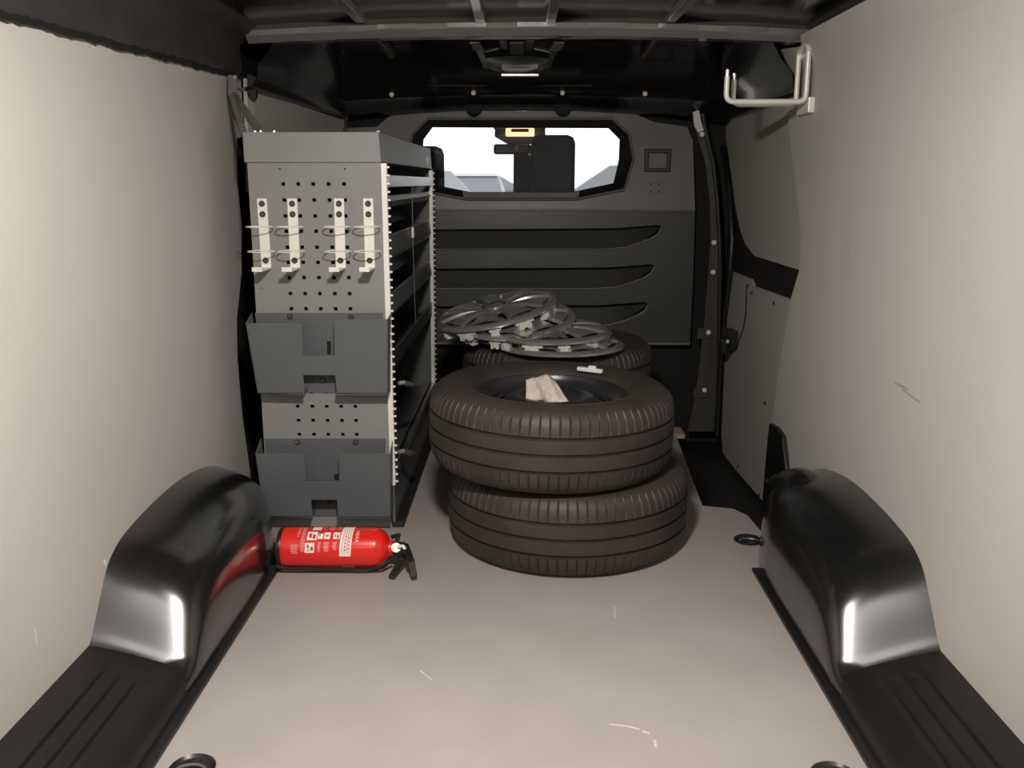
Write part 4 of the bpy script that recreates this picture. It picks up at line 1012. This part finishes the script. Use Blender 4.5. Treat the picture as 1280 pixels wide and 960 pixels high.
# windscreen pillars
for s_, x in ((-1, -0.86), (1, 0.84)):
    mb = MB(); mb.bar((x, 5.6, 0.78), (x - s_ * 0.06, 5, 1.33), 0.10, 0.08); 
    struct('trim_13' if s_ < 0 else 'trim_14', mb, 'dash', 'grey windscreen pillar at the cab corner' if s_ < 0 else 'grey windscreen pillar on the far corner of the cab', 'pillar')
def rounded_seat(name, label, x0, x1, y0, y1, z0, zbk, hz0, hz1, hx0, hx1):
    t = thing(name, label, 'seat', ((x0 + x1) / 2, y0, z0))
    mb = MB(); mb.box(x0, x1, y0, y1, z0, zbk); obj('backrest', mb, 'seat_fabric', t, bev=0.05)
    mb = MB(); mb.box(x0, x1, y0 + 0.02, y0 + 0.52, z0, z0 + 0.16); obj('cushion', mb, 'seat_fabric', t, bev=0.05)
    mb = MB(); mb.box(hx0, hx1, y0 + 0.01, y1 - 0.01, hz0, hz1); obj('headrest', mb, 'seat_fabric', t, bev=0.035)
    for x in (hx0 + (hx1 - hx0) * 0.3, hx0 + (hx1 - hx0) * 0.7):
        mb = MB(); mb.tube([(x, (y0 + y1) / 2, zbk - 0.02), (x, (y0 + y1) / 2, hz0 + 0.02)], 0.007, 8); obj('headrest_post', mb, 'bolt_steel', t)
    return t
for o in (0,):
    a = P(664, 168, Y=4.22); b = P(719, 235, Y=4.22)
    rounded_seat('cab_seat', 'black cab seat with tall headrest in the middle of the bulkhead window', -0.04, 0.44, 4.22, 4.35, 0.1, 0.90, 0.88, a.z, a.x, b.x)
    c = P(553, 182, Y=4.22)
    rounded_seat('cab_seat', 'black cab seat seen past the shelving top corner', -0.80, c.x + 0.06, 4.22, 4.35, 0.1, 0.90, 0.88, c.z, c.x - 0.27, c.x)
mb = MB(); mb.box(-0.86, 0.86, 4.1, 5, -0.02, 0.10); struct('floor_cab', mb, 'dash', 'dark cab floor under the seats', 'floor')
# dark fabric partition piece left of the middle headrest (seat belt tower)
a, b = P(642, 195, Y=4.8), P(664, 238, Y=4.8)
t = thing('post', 'dark narrow post between the mirror and the tall headrest', 'post', (a.x, 4.8, 0.1))
mb = MB(); mb.hexa([(a.x - 0.01, 4.77, 0.1), (b.x - 0.01, 4.77, 0.1), (b.x - 0.01, 4.83, 0.1), (a.x - 0.01, 4.83, 0.1), (a.x, 4.77, a.z + 0.02), (b.x, 4.77, a.z + 0.03), (b.x, 4.83, a.z + 0.03), (a.x, 4.83, a.z + 0.02)]); obj('tower', mb, 'seat_fabric', t, bev=0.01)
p = P(662, 193, Y=4.765); mb = MB(); mb.disc(p, 0.008, (0, 1, 0), 0.01, 10); obj('tower_bolt', mb, 'bolt_white', t)
# overhead console with lit dome lamp
a, b = P(617, 159, Y=4.75), P(682, 178, Y=4.75)
t = thing('overhead_console', 'grey overhead console with a glowing warm dome lamp', 'console', ((a.x + b.x) / 2, 4.75, b.z))
mb = MB(); zc0 = P(650, 171, Y=4.75).z; mb.hexa([(a.x + 0.06, 5, b.z), (b.x - 0.0, 5, b.z), (b.x, 4.95, b.z + 0.03), (a.x + 0.06, 4.95, b.z + 0.03), (a.x, 4.77, zc0), (b.x, 4.77, zc0), (b.x, 5, 1.345), (a.x, 5, 1.345)]); obj('console_body', mb, 'dash', t, bev=0.008)
mb = MB(); a2, b2 = P(632, 160, Y=4.73), P(668, 170, Y=4.73); mb.box(a2.x, b2.x, 4.73, 4.8, b2.z, a2.z); obj('dome_lens', mb, 'dome_glow', t, bev=0.006)
mb = MB(); mb.box(a.x, b.x, 4.75, 5, a2.z, 1.345); obj('console_top', mb, 'dash', t)
mb = MB(); a3, b3 = P(639, 161, Y=4.725), P(661, 165, Y=4.725); mb.box(a3.x, b3.x, 4.72, 4.735, b3.z, a3.z); obj('lens_bar', mb, 'print_red', t)
# mirror
a, b = P(617, 180, Y=5.015), P(664, 193, Y=5.015)
t = thing('rear_view_mirror', 'dark rear view mirror hanging in front of the windscreen', 'mirror', ((a.x + b.x) / 2, 5.015, b.z))
mb = MB(); mb.box(a.x, b.x, 5.005, 5.035, b.z, a.z); obj('mirror_housing', mb, 'seat_fabric', t, bev=0.012)
mb = MB(); mb.box(a.x + 0.015, b.x - 0.015, 5.001, 5.007, b.z + 0.01, a.z - 0.01); obj('mirror_glass', mb, 'car_glass', t)
mb = MB(); mb.tube([((a.x + b.x) / 2, 5.02, a.z - 0.01), ((a.x + b.x) / 2, 5.025, 1.347)], 0.012, 8); obj('mirror_stem', mb, 'black_plastic', t)
p = P(645, 187, Y=4.985); mb = MB(); mb.lathe([(0.0, 0.022), (0.010, 0.015), (0.012, 0.0), (0.008, -0.014), (0.0, -0.02)], 14, Matrix.Translation((p.x, 4.985, p.z))); o = obj('air_freshener', mb, 'white_plastic', smooth=True); tag(o, 'small white drop shaped pendant hanging at the mirror', 'pendant')

# outside
mb = MB(); mb.box(-40, 40, -30, 60, -0.55, -0.45)
struct('ground', mb, 'asphalt', 'pale grey car park ground around the van', 'ground')
hw_ = 7.0  # unseen hall, added to keep sky light and its reflections out
mb = MB(); mb.box(-hw_, hw_, -7.2, -7.0, -0.45, 3.4); struct('wall_added_back', mb, 'added_hall', 'pale unseen hall wall added behind the open rear doors', 'wall')
mb = MB(); mb.box(-hw_ - 0.2, -hw_, -7.2, 5.6, -0.45, 3.4); struct('wall_added_left', mb, 'added_hall', 'pale unseen hall side wall added on the shelving side', 'wall')
mb = MB(); mb.box(hw_, hw_ + 0.2, -7.2, 5.6, -0.45, 3.4); struct('wall_added_right', mb, 'added_hall', 'pale unseen hall side wall added on the sliding door side', 'wall')
mb = MB(); mb.box(-hw_ - 0.2, hw_ + 0.2, -7.2, 5.6, 3.4, 3.6); struct('ceiling_added', mb, 'added_hall', 'pale unseen hall ceiling added above the van', 'ceiling')
for k, (yy, zz) in enumerate(ADDED_LAMPS):  # added lamps, unseen; the near one makes the wheel arch sheen
    t = thing('added_strip_lamp', 'long unseen strip lamp added on the hall ceiling ' + ('close behind the van' if k == 0 else 'towards the back wall'), 'lamp', (0, yy, zz), group='added strip lamps on the unseen hall ceiling')
    mb = MB(); mb.box(-2.2, 2.2, yy - 0.31, yy + 0.31, zz + 0.02, 3.4); obj('lamp_housing', mb, 'white_plastic', t)
    mb = MB(); mb.box(-2.18, 2.18, yy - 0.30, yy + 0.30, zz, zz + 0.02); obj('lamp_diffuser', mb, 'added_strip_glow', t)
def car(loc, rz, paint, label, sc=1.0, lights=False):
    t = thing('parked_car', label, 'car', loc, (0, 0, rz), group='parked cars beyond the windscreen')
    prof = [(-2.1, 0.25), (-2.15, 0.6), (-2.1, 0.95), (-1.2, 1.02), (1.0, 1.0), (1.9, 0.85), (2.15, 0.62), (2.15, 0.25)]
    mb = MB(); mb.prism([(x * sc, -0.86, z * sc) for x, z in prof], (0, 1.72, 0)); obj('body', mb, paint, t, local=True, bev=0.06)
    cab = [(-2.0, 0.96), (-1.6, 1.46), (0.1, 1.50), (1.05, 0.99)]
    n = 4; vs = []
    for y, k in ((-0.82, 0), (-0.68, 1), (0.68, 1), (0.82, 0)): pass
    mb = MB(); b0 = [(-2.0, -0.8, 0.95), (1.05, -0.8, 0.95), (1.05, 0.8, 0.95), (-2.0, 0.8, 0.95)]; t0 = [(-1.6, -0.62, 1.5), (0.1, -0.62, 1.5), (0.1, 0.62, 1.5), (-1.6, 0.62, 1.5)]
    mb.hexa([Vector(q) * sc for q in b0 + t0]); obj('cabin', mb, 'car_glass', t, local=True, bev=0.04)
    mb = MB(); mb.hexa([Vector(q) * sc for q in [(-1.7, -0.65, 1.45), (0.15, -0.65, 1.45), (0.15, 0.65, 1.45), (-1.7, 0.65, 1.45), (-1.6, -0.6, 1.53), (0.05, -0.6, 1.53), (0.05, 0.6, 1.53), (-1.6, 0.6, 1.53)]]); obj('roof', mb, paint, t, local=True, bev=0.03)
    for x in (-0.85,):
        for y in (-1, 1):
            mb = MB(); mb.hexa([Vector(q) * sc for q in [(x - 0.06, y * 0.805 - 0.01, 0.95), (x + 0.06, y * 0.805 - 0.01, 0.95), (x + 0.06, y * 0.805 + 0.01, 0.95), (x - 0.06, y * 0.805 + 0.01, 0.95), (x - 0.06, y * 0.63 - 0.01, 1.5), (x + 0.06, y * 0.63 - 0.01, 1.5), (x + 0.06, y * 0.63 + 0.01, 1.5), (x - 0.06, y * 0.63 + 0.01, 1.5)]]); obj('door_pillar', mb, paint, t, local=True)
    for x in (-1.35, 1.35):
        for y in (-0.80, 0.80):
            mb = MB(); mb.tube([(x * sc, y - 0.1, 0.31), (x * sc, y + 0.1, 0.31)], 0.31, 20); obj('wheel', mb, 'tyre', t, local=True)
    for y in (-0.68, 0.68):
        mb = MB(); mb.box(-2.19 * sc, -2.08 * sc, y - 0.15, y + 0.15, 0.78 * sc, 0.95 * sc); obj('tail_light', mb, 'car_red', t, local=True)
        mb = MB(); mb.box(2.02 * sc, 2.15 * sc, y - 0.16, y + 0.16, 0.66 * sc, 0.78 * sc); obj('headlight', mb, 'bolt_white', t, local=True)
    return t
GZ = -0.45
car((-2.35, 21.0, GZ), 1.25, 'car_white', 'white parked car beyond the windscreen, left of the red tail light', 1.15)
car((-1.40, 27.0, GZ), 1.57, 'car_silver', 'silver parked car showing a red tail light beyond the windscreen', 1.1)
car((-1.2, 38.0, GZ), 0.1, 'car_blue', 'blue grey parked car standing sideways below the mirror', 1.15)
car((1.9, 14.5, GZ), 2.35, 'car_white', 'large white parked car beside the tall headrest', 1.15)
